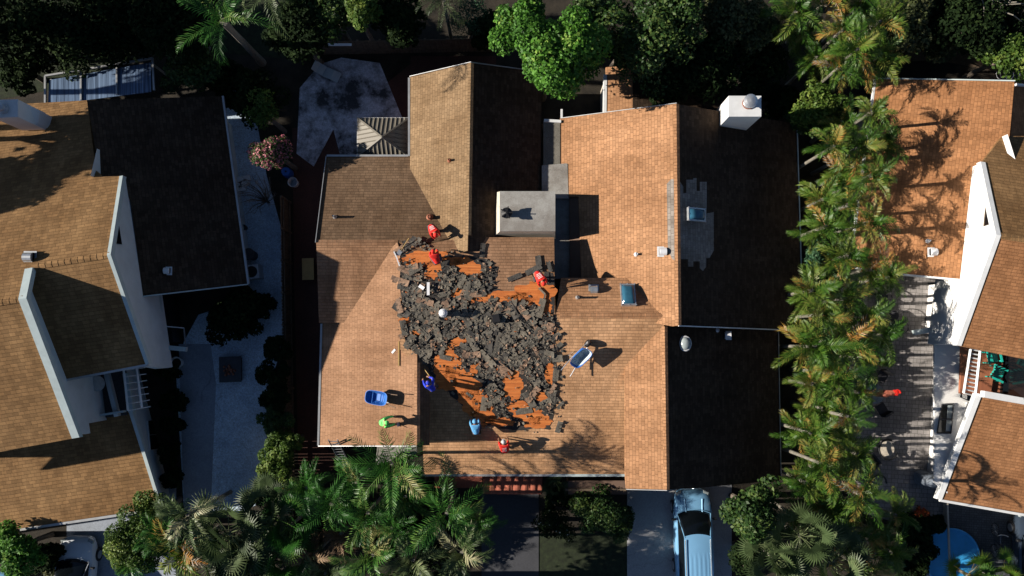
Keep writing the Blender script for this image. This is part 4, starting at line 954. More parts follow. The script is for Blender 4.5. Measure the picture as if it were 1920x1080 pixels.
# bottom right
for x, y, s_, v, lab, m in ((1500, 1005, 1.25, 0, 'large fan palm with stiff radiating leaves left at the bottom', 'fr_grey'), (1560, 1055, 1.2, 1, 'large fan palm beside its twin at the bottom edge', 'fr_grey'), (1455, 1050, 1.1, 2, 'fan palm half cut by the bottom edge near the silver car', 'fr_grey'), (1815, 1078, 1.0, 3, 'spiky fan palm below the blue round pool', 'fr_warm'), (1872, 1085, .9, 1, 'spiky fan palm in front of the dark truck', 'fr_warm')):
    palm(x, y, 4.2 if x < 1700 else 1.8, 'fan', m, lab, s=s_, v=v, rz=x)
tree('tree', 1418, 962, 4.2, 1.75, ['lf_mid'], 'leafy green tree beside the parked silver car', seed=9, n=6500, size=.17, irregular=.5)
tree('tree', 1400, 1040, 2.2, 1.3, ['lf_dark'], 'dark shrub right of the silver car', cat='shrub', seed=10, n=2500)
for x, y, r_, lab in ((1720, 1010, 1.7, 'large dark bush right of the terrace palms'), (1700, 1065, 1.6, 'dark bush at the bottom edge near the blue pool'), (1745, 985, .9, 'small dark bush against the driveway wall')):
    bush(x, y, .9, r_*.85, ['lf_dark'], lab, seed=int(x), n=int(2600*r_))
bush(1726, 966, .9, .5, ['lf_mid', 'fl_orange'], 'small bush covered in orange red flowers at the terrace end', seed=12, n=900, size=.09, fl=.75, limbs=False)
# ---- bottom left palms
for i, (x, y, h, kind, m, s_, lab) in enumerate([
 (735, 868, 6.2, 'queen', 'fr_green', .9, 'big bright palm whose crown covers the front left roof corner'), (622, 945, 5.5, 'royal', 'fr_green', .7, 'palm with thick plumes at the left of the front group'), (690, 962, 5.2, 'royal', 'fr_green', .7, 'palm in the middle of the front group below the bright one'),
 (838, 962, 5.6, 'royal', 'fr_green', .8, 'palm beside the dark middle driveway'), (668, 905, 4.2, 'small', 'fr_green', .9, 'small palm tucked under the bright palm beside the ladder'), (700, 1040, 4.6, 'small', 'fr_green', 1.1, 'palm with one upright folded frond at the bottom'),
 (775, 1050, 4.6, 'small', 'fr_grey', 1.0, 'dull palm at the bottom left of the middle driveway'), (352, 965, 5.5, 'small', 'fr_grey', 1.1, 'palm with dull upright fronds by the left house corner'), (310, 1000, 4.5, 'areca', 'fr_green', .8, 'palm next to the yellow green bush at the bottom'),
 (345, 1030, 4.4, 'small', 'fr_warm', 1.2, 'palm with curled golden fronds at the bottom'), (430, 1000, 4.6, 'fan', 'fr_grey', 1.35, 'large grey green fan palm below the blue driveway'), (500, 960, 4.0, 'fan', 'fr_grey', 1.1, 'fan palm under the driveway end'), (545, 985, 4.0, 'fan', 'fr_green', 1.1, 'dark green fan palm left of the plumed palms'),
 (395, 1062, 4.0, 'fan', 'fr_grey', 1.1, 'fan palm cut by the bottom edge at the left'), (470, 1055, 3.8, 'fan', 'fr_grey', 1.1, 'fan palm at the bottom edge in the middle of the group'), (530, 1050, 3.5, 'fan', 'fr_green', 1.0, 'shaded fan palm beside the brown withered palm'), (590, 1040, 3.4, 'dead', 'fr_dead', 1.0, 'withered palm with brown folded fronds'), (640, 1000, 3.2, 'dead', 'fr_dead', .9, 'withered palm between the plumed palms'),
 (575, 915, 4.0, 'areca', 'fr_green', .7, 'small palm by the red flowers at the driveway end'), (760, 930, 4.2, 'areca', 'fr_green', .75, 'small palm between the bright palm and the driveway palm'), (890, 985, 3.6, 'areca', 'fr_green', .7, 'small palm overhanging the dark middle driveway'), (735, 990, 4.4, 'areca', 'fr_green', .8, 'feathery palm below the bright palm'), (610, 1075, 3.0, 'areca', 'fr_grey', .8, 'dull palm at the bottom edge below the withered palm'), (866, 1035, 4.4, 'small', 'fr_grey', 1.1, 'small dull palm left of the middle driveway'), (250, 1050, 4.0, 'areca', 'fr_green', .7, 'palm on top of the big yellow green bush')]):
    palm(x, y, h, kind, m, lab, s=s_, v=i % 4, rz=i*1.3, tilt=(hr.uniform(-.15, .15), hr.uniform(-.15, .15)))
bush(248, 1012, 4.2, 1.8, ['lf_yellow'], 'big fine leaved yellow green tree beside the white car', seed=21, n=15000, size=.11, name='tree', cat='tree')
bush(285, 960, 3.2, 1.2, ['lf_yellow'], 'smaller yellow green bush by the left house gutter', seed=22, n=5000, size=.11)
bush(30, 1030, 3.0, 1.45, ['lf_bright'], 'round bright green tree at the lower left corner', seed=23, n=5500, size=.17, name='tree', cat='tree')
bush(80, 1040, 1.4, 1.0, ['lf_dark'], 'dark bush between the two cars at the lower left', seed=24, n=2500)
bush(95, 1065, .9, .8, ['lf_olive'], 'dry brownish bush left of the white car', seed=25, n=1200)
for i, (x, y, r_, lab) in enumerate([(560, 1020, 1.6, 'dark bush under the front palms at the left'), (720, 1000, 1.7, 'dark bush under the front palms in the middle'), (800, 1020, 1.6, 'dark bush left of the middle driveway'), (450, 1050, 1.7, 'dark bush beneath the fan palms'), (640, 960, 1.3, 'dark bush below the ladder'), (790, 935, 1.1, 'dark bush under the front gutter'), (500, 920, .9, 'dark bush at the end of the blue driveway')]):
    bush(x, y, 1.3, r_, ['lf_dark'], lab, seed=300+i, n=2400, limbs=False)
for x, y, lab in ((538, 918, 'red flowering plant right below the bright hedge'), (533, 938, 'second red flowering plant beneath the first'),):
    bush(x, y, 1.4, .32, ['lf_mid', 'fl_red'], lab, seed=int(y), n=420, size=.09, fl=.5, limbs=False, name='flowering_plant', cat='plant')
# hedge along the left fence
for i, (x, y, r_, m, lab) in enumerate([(518, 655, .75, 'lf_dark', 'small dark bush at the top of the hedge along the driveway'), (512, 700, .9, 'lf_dark', 'dark bush next in the hedge along the driveway, above the bulky one'), (515, 745, 1.0, 'lf_dark', 'bulky dark bush midway in the driveway hedge'), (515, 790, .95, 'lf_mid', 'dark bush touching the bright part of the hedge'),
   (520, 840, 1.05, 'lf_yellow', 'sunlit yellow green bush in the hedge beside the driveway'), (516, 885, 1.0, 'lf_yellow', 'lowest sunlit yellow green bush of the hedge'), (548, 826, .6, 'lf_yellow', 'little sunlit bush against the fence')]):
    bush(x, y, 1.9, r_, [m], lab, seed=330+i, n=3200, size=.13, limbs=False)
# left court
bush(440, 592, 1.2, 1.7, ['lf_dark'], 'wide dark bush in the left court below the dark roof', seed=31, n=6000, size=.2)
bush(485, 570, 1.0, .9, ['lf_dark'], 'smaller dark bush by the air conditioner', seed=32, n=2000)
for i, y in enumerate((700, 750, 800, 850, 900)):
    bush(322-(i == 0)*6, y, .8, .75, ['lf_dark'], 'low dark bush along the white wall, '+['beside the white pot', 'right of the railing', 'right of the small wall window', 'below the small wall window', 'at the house corner'][i], seed=340+i, n=1500, limbs=False)
# crape myrtle and friends
bush(512, 282, 4.0, 1.25, ['lf_mid', 'fl_pink'], 'flowering tree with pink blossom beside the dark roof', seed=35, n=5500, size=.11, fl=.38, name='tree', cat='tree', squash=.9)
bush(495, 210, 3.6, 1.2, ['lf_yellow'], 'yellow green bush above the pink flowering tree', seed=36, n=1700, size=.13, irregular=.8)
bush(478, 185, 2.8, 1.7, ['lf_dark'], 'dark bush behind the pink flowering tree', seed=37, n=4200)
tb = empty('bare_tree', P(505, 380, 0), 'thin leafless shrub below the pink flowering tree', 'shrub'); mb = MB(); rr = random.Random(3)
for k in range(34):
    a = rr.uniform(0, 6.28); l = rr.uniform(.5, 1.2); p0 = Vector((0, 0, .4)); p1 = Vector((math.cos(a)*l*.5, math.sin(a)*l*.5, 1.5)); p2 = Vector((math.cos(a+.3)*l, math.sin(a+.3)*l, 2+rr.random())); mb.tube([p0, p1, p2], [.03, .016, .006], 4)
    for q in range(4):
        b = p1.lerp(p2, rr.random()); mb.tube([b, b+Vector((rr.uniform(-.3, .3), rr.uniform(-.3, .3), rr.uniform(0, .3)))], [.009, .004], 3)
mb.tube([(0, 0, -.1), (0, 0, .5)], .06, 6); mb.build('trunk', 'bark', tb)
# ---- top band
palm(420, 42, 9.0, 'royal', 'fr_green', 'tall palm at the top left with a long leaning pale trunk', s=.78, v=2, rz=.6, base=(492, 118), tr=.16)
palm(832, 2, 5.0, 'royal', 'fr_grey', 'palm frond tuft at the top beside the clipped round bush', s=.55, v=1, rz=2.2)
palm(505, -20, 6.0, 'royal', 'fr_grey', 'palm cut by the top edge left of the dark trees', s=.7, v=3, rz=1)
bush(876, 32, 2.6, 1.1, ['lf_blue'], 'clipped round bush behind the back fence', seed=41, n=3400, size=.07, squash=.9, irregular=.05, limbs=False)
tree('tree', 1028, 92, 7.2, 2.75, ['lf_bright'], 'bright green leafy tree overhanging the dark back roof slope', seed=42, n=16000, size=.17, irregular=.75, nb=26)
tree('tree', 985, 30, 6.5, 1.4, ['lf_bright'], 'bright green tree joined behind the overhanging one at the top', seed=43, n=3600, size=.16, irregular=.45)
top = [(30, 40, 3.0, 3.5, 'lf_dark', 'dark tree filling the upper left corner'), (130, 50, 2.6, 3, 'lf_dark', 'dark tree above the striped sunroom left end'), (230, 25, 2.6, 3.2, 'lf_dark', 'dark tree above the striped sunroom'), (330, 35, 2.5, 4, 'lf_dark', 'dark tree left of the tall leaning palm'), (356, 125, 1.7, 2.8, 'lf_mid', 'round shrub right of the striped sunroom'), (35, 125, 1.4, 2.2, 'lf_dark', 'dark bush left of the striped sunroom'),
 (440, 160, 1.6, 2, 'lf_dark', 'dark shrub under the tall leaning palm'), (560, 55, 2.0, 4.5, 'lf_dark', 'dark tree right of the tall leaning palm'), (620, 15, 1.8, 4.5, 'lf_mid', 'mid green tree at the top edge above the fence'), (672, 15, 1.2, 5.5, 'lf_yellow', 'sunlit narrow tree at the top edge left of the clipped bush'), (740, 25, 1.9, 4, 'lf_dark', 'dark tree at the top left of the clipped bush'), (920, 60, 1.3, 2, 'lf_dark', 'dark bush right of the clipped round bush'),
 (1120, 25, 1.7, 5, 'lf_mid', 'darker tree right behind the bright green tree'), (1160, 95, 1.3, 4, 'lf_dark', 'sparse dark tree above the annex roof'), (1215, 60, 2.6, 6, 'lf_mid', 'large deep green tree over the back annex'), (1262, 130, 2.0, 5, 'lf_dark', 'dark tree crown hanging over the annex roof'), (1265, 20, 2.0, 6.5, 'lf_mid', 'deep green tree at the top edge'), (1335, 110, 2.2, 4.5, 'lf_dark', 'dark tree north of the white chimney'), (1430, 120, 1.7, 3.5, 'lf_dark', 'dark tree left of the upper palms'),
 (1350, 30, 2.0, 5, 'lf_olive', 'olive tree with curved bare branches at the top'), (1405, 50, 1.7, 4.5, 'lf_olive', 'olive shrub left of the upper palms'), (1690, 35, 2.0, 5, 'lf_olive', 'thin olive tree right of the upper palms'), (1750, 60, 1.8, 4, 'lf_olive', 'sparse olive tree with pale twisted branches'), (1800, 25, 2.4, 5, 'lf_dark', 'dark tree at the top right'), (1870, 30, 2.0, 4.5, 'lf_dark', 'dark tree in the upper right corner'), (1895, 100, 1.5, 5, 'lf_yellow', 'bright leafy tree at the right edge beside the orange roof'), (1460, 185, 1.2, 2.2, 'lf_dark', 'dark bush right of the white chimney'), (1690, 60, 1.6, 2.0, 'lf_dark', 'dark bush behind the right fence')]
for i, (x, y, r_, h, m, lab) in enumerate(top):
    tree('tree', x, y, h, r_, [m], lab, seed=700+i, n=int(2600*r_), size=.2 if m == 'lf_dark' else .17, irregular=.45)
# curved bare branches
for (x, y, lab) in ((1345, 20, 'pale curved bare branches over the olive tree'), (1748, 72, 'pale twisted branches of a bare shrub near the right fence')):
    E = empty('bare_shrub', P(x, y, 0), lab, 'shrub'); mb = MB()
    for k in range(16):
        a = rr.uniform(0, 6.28); l = rr.uniform(.8, 2.0); bz = 5.3; pts = [Vector((0, 0, 1))]+[Vector((math.cos(a+q*.35)*l*q/4, math.sin(a+q*.35)*l*q/4, 3.5+2.6*math.sin(q/4*2.2))) for q in range(1, 6)]; mb.tube(pts, [.05, .04, .03, .025, .018, .01], 5)
    mb.tube([(0, 0, -.1), (0, 0, 1.2)], .08, 6); mb.build('branches', 'bark_light', E)
# tall trees standing west of the frame (they shade the upper left)
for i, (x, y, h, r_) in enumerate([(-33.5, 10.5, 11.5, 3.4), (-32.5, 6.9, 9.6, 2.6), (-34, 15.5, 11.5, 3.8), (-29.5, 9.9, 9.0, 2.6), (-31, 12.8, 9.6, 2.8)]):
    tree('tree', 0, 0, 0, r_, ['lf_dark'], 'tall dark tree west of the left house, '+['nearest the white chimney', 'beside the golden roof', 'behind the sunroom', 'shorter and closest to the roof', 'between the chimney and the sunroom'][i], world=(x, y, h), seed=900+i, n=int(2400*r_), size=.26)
for i, (x, y, h) in enumerate([(780, 1140, 5.0), (860, 1180, 5.2)]):  # two trees added to throw shade over the lawn and driveway
    tree('tree', x, y, h, 2.3, ['lf_dark'], 'dark tree added for shade below the bottom edge left of the middle driveway, '+['nearer', 'farther'][i], seed=960+i, n=4500, size=.22)
# front plants
bush(1128, 958, 1.6, 1.7, ['lf_mid'], 'wide dark green bush left of the grey driveway', seed=61, n=6500, size=.12)
bush(1165, 985, 1.4, 1.0, ['lf_mid'], 'smaller green bush touching the grey driveway', seed=64, n=2600, size=.12)
bush(1038, 985, 1.5, 1.25, ['lf_dark', 'fl_white'], 'dark bush dotted with tiny white flowers', seed=62, n=4500, size=.09, fl=.012)
bush(1045, 940, 1.2, .8, ['lf_dark'], 'dark bush between the yucca and the white flowered bush', seed=63, n=1600)
palm(1040, 912, 1.1, 'fan', 'fr_grey', 'small spiky yucca under the front gutter', s=.55, v=0, tr=.05)
# ================================================================ DEBRIS
def shingle_mesh(seed, m, Ln=.92, Wd=.31):
    r = random.Random(seed); bm = bmesh.new(); nx = 12; ny = 3; bend = r.uniform(-.03, .06); curl = r.uniform(-.012, .02); L0 = Ln*r.uniform(.75, 1.05); cut = r.random() < .6
    g_ = [[None]*(ny+1) for _ in range(nx+1)]
    for i in range(nx+1):
        for j in range(ny+1):
            x = (i/nx-.5)*L0; y = (j/ny-.5)*Wd
            if i in (0, nx): x += r.uniform(-.02, .02)
            if j in (0, ny): y += r.uniform(-.012, .012)
            g_[i][j] = bm.verts.new((x, y, bend*(2*x/L0)**2+curl*math.sin(4*y/Wd+x*3)+r.uniform(-.004, .004)))
    for i in range(nx):
        for j in range(ny):
            if j == 0 and cut and i in (4, 8) : continue
            if (i in (0, nx-1)) and r.random() < .05: continue
            bm.faces.new((g_[i][j], g_[i+1][j], g_[i+1][j+1], g_[i][j+1]))
    bmesh.ops.recalc_face_normals(bm, faces=bm.faces); bmesh.ops.solidify(bm, geom=bm.faces[:], thickness=.007)
    bmesh.ops.delete(bm, geom=[v for v in bm.verts if not v.link_faces], context='VERTS')
    me = bpy.data.meshes.new('torn_shingle'); bm.to_mesh(me); bm.free(); me.materials.append(M[m]); return me
kinds = [('debris_grey', 'grey underside of a torn shingle strip loose on the stripped roof', 'torn grey shingle strips'), ('debris_dark', 'blackish torn shingle strip loose on the stripped roof', 'torn blackish shingle strips'), ('debris_olive', 'olive grey torn shingle strip loose on the stripped roof', 'torn olive shingle strips'), ('debris_tan', 'tan faced torn shingle strip loose on the stripped roof', 'torn tan shingle strips')]
SM = {k[0]: [shingle_mesh(31*i+j, k[0]) for j in range(5)] for i, k in enumerate(kinds)}
def inblob(x, y, g=1.0):
    for cx, cy, rx, ry, ro in BLOB:
        dx, dy = x-cx, y-cy; u = dx*math.cos(ro)+dy*math.sin(ro); v = -dx*math.sin(ro)+dy*math.cos(ro)
        if (u/rx)**2+(v/ry)**2 < g: return True
    return False
def inpoly(x, y, P_):
    c = False; j = len(P_)-1
    for i in range(len(P_)):
        if (P_[i][1] > y) != (P_[j][1] > y) and x < (P_[j][0]-P_[i][0])*(y-P_[i][1])/(P_[j][1]-P_[i][1])+P_[i][0]: c = not c
        j = i
    return c
ZONE = [(752, 458), (795, 452), (815, 475), (905, 490), (925, 505), (920, 545), (960, 560), (1005, 562), (1030, 590), (1044, 620), (1044, 700), (1040, 775), (1028, 800), (960, 800), (905, 795), (870, 757), (842, 728), (800, 690), (757, 640), (748, 590), (748, 520)]
dr = random.Random(17); n = 0; placed = 0
def put_shingle(x, y, kd, lvl, rz, sc_=1.0, til=.045):
    pl = Dn if y < 590 else Ds
    p = pl.hit(x, y); me = dr.choice(SM[kd[0]]); o = bpy.data.objects.new('torn_shingle', me); C.objects.link(o)
    tx, ty = dr.gauss(0, til), dr.gauss(0, til*.7); q = pl.n.to_track_quat('Z', 'Y').to_matrix().to_4x4()
    lift = .03+lvl+abs(tx)*.1+abs(ty)*.22
    o.matrix_world = Matrix.Translation(p+Vector((0, 0, lift))) @ q @ Matrix.Rotation(rz, 4, 'Z') @ Matrix.Rotation(tx, 4, 'X') @ Matrix.Rotation(ty, 4, 'Y') @ Matrix.Scale(sc_, 4)
    tag(o, kd[1], 'shingle', kd[2]); return o
tries = 0
while placed < 285 and tries < 20000:
    tries += 1; x = dr.uniform(745, 1048); y = dr.uniform(450, 812)
    if not inpoly(x, y, ZONE): continue
    if inblob(x, y, 1.7) and dr.random() < .97: continue
    # loose heaps: fewer pieces along the back slope
    if y < 560 and x > 900 and dr.random() < .4: continue
    kd = kinds[dr.choices((0, 1, 2, 3), (40, 16, 30, 17))[0]]
    put_shingle(x, y, kd, .07*placed/285, dr.choice((0, 1.57, .9, 2.2))+dr.gauss(0, .5), dr.choice((.45, .65, .8, .95, 1.05))*dr.uniform(.9, 1.1)); placed += 1
for x, y in ((905, 470), (1010, 495), (1030, 500), (1025, 520), (1000, 506), (965, 520), (700, 545), (735, 610), (745, 560), (1050, 760), (1048, 800), (1045, 650), (760, 462), (785, 458), (770, 455)):
    put_shingle(x, y, kinds[1 if y < 560 else 0], .02, dr.uniform(0, 3), dr.uniform(.5, .9), .1) if x > 748 else None
# small scraps
mb = MB()
k = 0
while k < 2800:
    x = dr.uniform(738, 1062); y = dr.uniform(448, 815)
    inz = inpoly(x, y, ZONE)
    if not inz:
        # a scatter that thins out round the edge of the zone
        if dr.random() > .12: continue
        if not (any(inpoly(x+a, y+b, ZONE) for a, b in ((14, 0), (-14, 0), (0, 12), (0, -12)))): continue
    if inblob(x, y, 1.0) and dr.random() < .93: continue
    pl = Dn if y < 590 else Ds
    if x < 750: pl = Cw if y > 600 else B2
    p = pl.hit(x, y); s = .02+.1*dr.random()**2.2; a = dr.uniform(0, 6.28); q = []
    for j in range(4):
        t = a+j*1.57+dr.uniform(-.35, .35); rr_ = s*dr.uniform(.6, 1.1); X, Y = p.x+rr_*math.cos(t), p.y+rr_*math.sin(t); q.append((X, Y, pl.z(X, Y)+.035+dr.uniform(0, .05)+(dr.uniform(0, .08) if inz else 0)))
    mi = dr.choices((0, 1, 2, 3, 4), (30, 22, 25, 20, 2))[0]; b = len(mb.v); mb.v += q+[(v[0], v[1], v[2]-.012) for v in q]
    for f in ((0, 1, 2, 3), (7, 6, 5, 4), (0, 4, 5, 1), (1, 5, 6, 2), (2, 6, 7, 3), (3, 7, 4, 0)): mb.f.append(tuple(b+i for i in f)); mb.m.append(mi); mb.t.append(.5)
    k += 1
tag(mb.build('shingle_scraps', ['debris_grey', 'debris_dark', 'debris_olive', 'debris_tan', 'deck'], fix=False), 'countless small scraps of shingle and felt strewn over the stripped roof', 'scraps', kind='stuff')
# loose long things on the roof
def loose(name, pts, pl, w_, h_, m, lab, cat, dz=.08):
    org = pl.hit(*pts[0]); E = []; mb = MB(); Pn = [pl.hit(*p)-org+Vector((0, 0, dz)) for p in pts]
    for a, b in zip(Pn[:-1], Pn[1:]):
        d = (b-a).normalized(); s = d.cross(Vector((0, 0, 1))).normalized()*w_/2; u = Vector((0, 0, h_/2)); q = [a-s-u, a+s-u, a+s+u, a-s+u, b-s-u, b+s-u, b+s+u, b-s+u]; k = len(mb.v); mb.v += [tuple(x) for x in q]
        for f in ((3, 2, 1, 0), (4, 5, 6, 7), (0, 1, 5, 4), (1, 2, 6, 5), (2, 3, 7, 6), (3, 0, 4, 7)): mb.f.append(tuple(k+i for i in f)); mb.m.append(0); mb.t.append(.5)
    o = mb.build(name, m, None, org); return tag(o, lab, cat)
loose('metal_flashing', [(804, 530), (804, 554)], Dn, .13, .03, 'white', 'short white flashing strip among the grey shingles', 'flashing', .25)
loose('metal_flashing', [(739, 472), (744, 483), (750, 500)], Dn, .06, .03, 'cap_grey', 'bent white trim strip at the top left of the torn zone', 'trim strip')
loose('wood_batten', [(748, 640), (748, 686)], Cw, .05, .04, 'plywood', 'thin pale batten along the left edge of the torn zone', 'batten', .05)
loose('plastic_scrap', [(735, 662), (741, 655)], Cw, .1, .02, 'white', 'small white scrap on the pinkish roof slope', 'scrap', .03)
loose('plastic_scrap', [(787, 536), (796, 542)], Dn, .16, .03, 'white', 'small white scrap beside the flashing strip', 'scrap', .25)
loose('gutter_scrap', [(1010, 540), (1022, 552), (1018, 572)], Dn, .08, .04, 'debris_olive', 'curled strip of flashing on the orange decking', 'flashing')

# ================================================================ PEOPLE
def skinmesh(nodes, edges, root, sub=2):
    """nodes: list of (pos, radius)"""
    me = bpy.data.meshes.new('tmp'); me.from_pydata([tuple(n_[0]) for n_ in nodes], edges, []); o = bpy.data.objects.new('tmp', me); C.objects.link(o)
    md = o.modifiers.new('s', 'SKIN'); md.use_smooth_shade = True
    for i, (p, r_) in enumerate(nodes):
        rr_ = r_ if hasattr(r_, '__len__') else (r_, r_); sv = me.skin_vertices[0].data[i]; sv.radius = rr_; sv.use_root = (i == root)
    sb = o.modifiers.new('u', 'SUBSURF'); sb.levels = sub; sb.render_levels = sub
    dg = bpy.context.evaluated_depsgraph_get(); out = bpy.data.meshes.new_from_object(o.evaluated_get(dg)); bpy.data.objects.remove(o); bpy.data.meshes.remove(me)
    out.polygons.foreach_set('use_smooth', [True]*len(out.polygons)); return out
def ik(a, b, l1, l2, pole):
    d = b-a; L = min(d.length, (l1+l2)*.995); dn = d.normalized(); x = (l1*l1-l2*l2+L*L)/(2*L); h = math.sqrt(max(0, l1*l1-x*x)); pp = (pole-dn*pole.dot(dn)); pp.normalize(); return a+dn*x+pp*h, a+dn*L
def person(px, py, pl, head, label, shirt, trousers, torso, hipz, hands, feet, hat='hair', sleeves=.55, printed=False, hood=False, hatm='hair', size=1.0, boots='boot'):
    base = pl.hit(px, py); E = empty('person', base, label, 'person', rz=head); E.scale = (size,)*3
    V = Vector; T = V((math.sin(torso), 0, math.cos(torso))); Bk = V((-math.cos(torso), 0, math.sin(torso)))
    hip = V((-.05-.25*math.sin(torso), 0, hipz)); sp = hip+T*.22+Bk*.02; chest = hip+T*.44+Bk*.02; nk = hip+T*.57; hd0 = nk+(T*.8+V((.3*math.cos(torso), 0, .2*math.sin(torso)))).normalized()*.09; hd1 = hd0+(T+V((0, 0, .15))).normalized()*.13
    face = (T.cross(V((0, 1, 0)))*-1); face = V((math.cos(torso), 0, -math.sin(torso)))
    nodes = [(hip, (.13, .11)), (sp, (.125, .1)), (chest, (.15, .11)), (nk, .058), (hd0, (.082, .09)), (hd1, (.078, .09)), (hd0+(hd1-hd0)*.45+face*.105, .014)]
    edges = [(0, 1), (1, 2), (2, 3), (3, 4), (4, 5)]
    edges.append((4, 6))
    ar, lg = [], []
    c, s_ = math.cos(-head), math.sin(-head)
    def zat(x, y):
        X = base.x+(x*math.cos(head)-y*math.sin(head))*size; Y = base.y+(x*math.sin(head)+y*math.cos(head))*size; return (pl.z(X, Y)-base.z)/size
    for sd, hn in ((1, hands[0]), (-1, hands[1])):
        sh = chest+V((0, .17*sd, 0))+T*.06; hn = V(hn)
        if hn.z < .5: hn.z = max(hn.z, zat(hn.x, hn.y)+.08)
        el, wr = ik(sh, hn, .29, .26, V((-.3, .8*sd, .25))); k = len(nodes); hd = (wr-el).normalized()
        nodes += [(sh, .06), (el, .042), (wr, .03), (wr+hd*.07, (.036, .018))]; edges += [(2, k), (k, k+1), (k+1, k+2), (k+2, k+3)]
        fs = hd.cross(V((0, 0, 1)) if abs(hd.z) < .9 else V((1, 0, 0))).normalized()
        for f, (off, l) in enumerate(((-.028, .055), (-.01, .07), (.01, .066), (.027, .05))):
            m_ = len(nodes); a = wr+hd*.1+fs*off; nodes += [(a, .009), (a+hd*l*.5+V((0, 0, -.008)), .008), (a+hd*l*.85+V((0, 0, -.03)), .006)]; edges += [(k+3, m_), (m_, m_+1), (m_+1, m_+2)]
        m_ = len(nodes); a = wr+hd*.04+fs*(-.035*sd); nodes += [(a+fs*-.015*sd, .011), (a+hd*.04+fs*(-.03*sd), .008)]; edges += [(k+3, m_), (m_, m_+1)]
        ar.append((sh, el, wr))
    for sd, ft in ((1, feet[0]), (-1, feet[1])):
        hp = hip+V((0, .095*sd, -.03)); ft = V((ft[0], ft[1], zat(ft[0], ft[1])+.09+(ft[2] if len(ft) > 2 else 0))); kn, an = ik(hp, ft, .44, .43, V((1, .25*sd, 0))); k = len(nodes)
        nodes += [(hp, .085), (kn, .056), (an, .038), (an+V((.14, 0, -.045)), (.04, .025))]; edges += [(0, k), (k, k+1), (k+1, k+2), (k+2, k+3)]; lg.append((hp, kn, an))
    link('body', skinmesh(nodes, edges, 0, 2), E).data.materials.append(M['skin'])
    # shirt
    n2 = [(hip+T*.0, (.15, .13)), (sp, (.15, .122)), (chest, (.178, .135)), (nk-T*.03, .075)]; e2 = [(0, 1), (1, 2), (2, 3)]
    for sh, el, wr in ar:
        k = len(n2); q = el if sleeves < .3 else el.lerp(wr, (sleeves-.3)/.7); n2 += [(sh, .08), (sh.lerp(el, .6) if sleeves < .3 else el, .06)]; e2 += [(2, k), (k, k+1)]
        if sleeves >= .3: n2.append((q, .046)); e2.append((k+1, k+2))
    if hood: k = len(n2); n2 += [(hd0, (.11, .115)), (hd1, (.1, .11))]; e2 += [(3, k), (k, k+1)]
    sh_o = link('hooded_shirt' if hood else 'shirt', skinmesh(n2, e2, 1, 2), E); sh_o.data.materials.append(M[shirt])
    if printed:
        mb = MB()
        for rw in range(4):
            cpt = hip+T*(.47-rw*.075)+Bk*.165; xs = -.1+.02*(rw % 2)
            while xs < .1:
                w_ = rnd.uniform(.02, .04); a = V((0, xs, 0)); mb.quad([cpt+a-T*.018, cpt+a+V((0, w_, 0))-T*.018, cpt+a+V((0, w_, 0))+T*.018, cpt+a+T*.018]); xs += w_+.012
        pr = mb.build('back_print', 'white', E)
    n3 = [(hip+T*.05, (.135, .12)), (hip-T*.02, (.15, .13))]; e3 = [(0, 1)]
    for hp, kn, an in lg: k = len(n3); n3 += [(hp, .105), (kn, .075), (kn.lerp(an, .93), .06)]; e3 += [(1, k), (k, k+1), (k+1, k+2)]
    link('trousers', skinmesh(n3, e3, 0, 2), E).data.materials.append(M[trousers])
    for hp, kn, an in lg: link('boot', skinmesh([(an+V((-.03, 0, .04)), .05), (an+V((-.02, 0, -.045)), .045), (an+V((.15, 0, -.055)), (.05, .032))], [(0, 1), (1, 2)], 0, 2), E).data.materials.append(M[boots])
    ax = (hd1-hd0).normalized(); hc = hd0.lerp(hd1, .55)
    for sd in (1, -1): pass
    if not hood:
        q = Matrix.Translation(hc) @ ax.to_track_quat('Z', 'Y').to_matrix().to_4x4(); mb = MB()
        if hat == 'cap':
            mb.lathe([(.112, -.01), (.113, .04), (.095, .09), (.05, .118), (.01, .125)], n=16); b = mb.build('cap', hatm, E, smooth=True); b.matrix_local = q
            fl = q.inverted() @ (hc+face); fl.z = 0; fl.normalize(); s2 = V((-fl.y, fl.x, 0)); mb = MB()
            mb.quad([fl*.1-s2*.08, fl*.1+s2*.08, fl*.18+s2*.05, fl*.18-s2*.05]); v_ = mb.build('visor', hatm, b); v_.modifiers.new('s', 'SOLIDIFY').thickness = .01
        else:
            mb.lathe([(.1, -.06), (.105, .0), (.1, .05), (.075, .09), (.02, .11)], n=16); b = mb.build('hair', 'hair', E, smooth=True); b.matrix_local = q @ Matrix.Translation((-.0, 0, .0))
    return E
PI = math.pi
person(815, 436, Aw, R(-60), 'worker in a red printed shirt bending over at the top of the torn roof', 'red', 'grey_cloth', R(52), .82, ((.5, .16, .35), (.5, -.1, .4)), ((.02, .2), (-.12, -.18)), 'cap', 1, True, hatm='red')
person(819, 486, Dn, R(110), 'worker in a plain red hooded shirt crouching just below the first', 'red', 'jeans', R(50), .5, ((.5, .15, .1), (.5, -.15, .1)), ((.12, .2), (-.2, -.18)), hood=True, sleeves=1)
person(1010, 522, Dn, R(-60), 'worker in a red printed shirt bending at the right edge of the torn roof', 'red', 'grey_cloth', R(62), .72, ((.5, .2, .2), (.52, -.14, .2)), ((.05, .2), (-.15, -.2)), 'cap', 1, True, hatm='red')
blue_w = person(812, 722, Ds, R(120), 'worker in a royal blue hooded shirt pushing a long handled shovel', 'royal', 'grey_cloth', R(35), .85, ((.5, .2, .75), (.42, -.12, .95)), ((.12, .17), (-.18, -.16)), hood=True, sleeves=1)
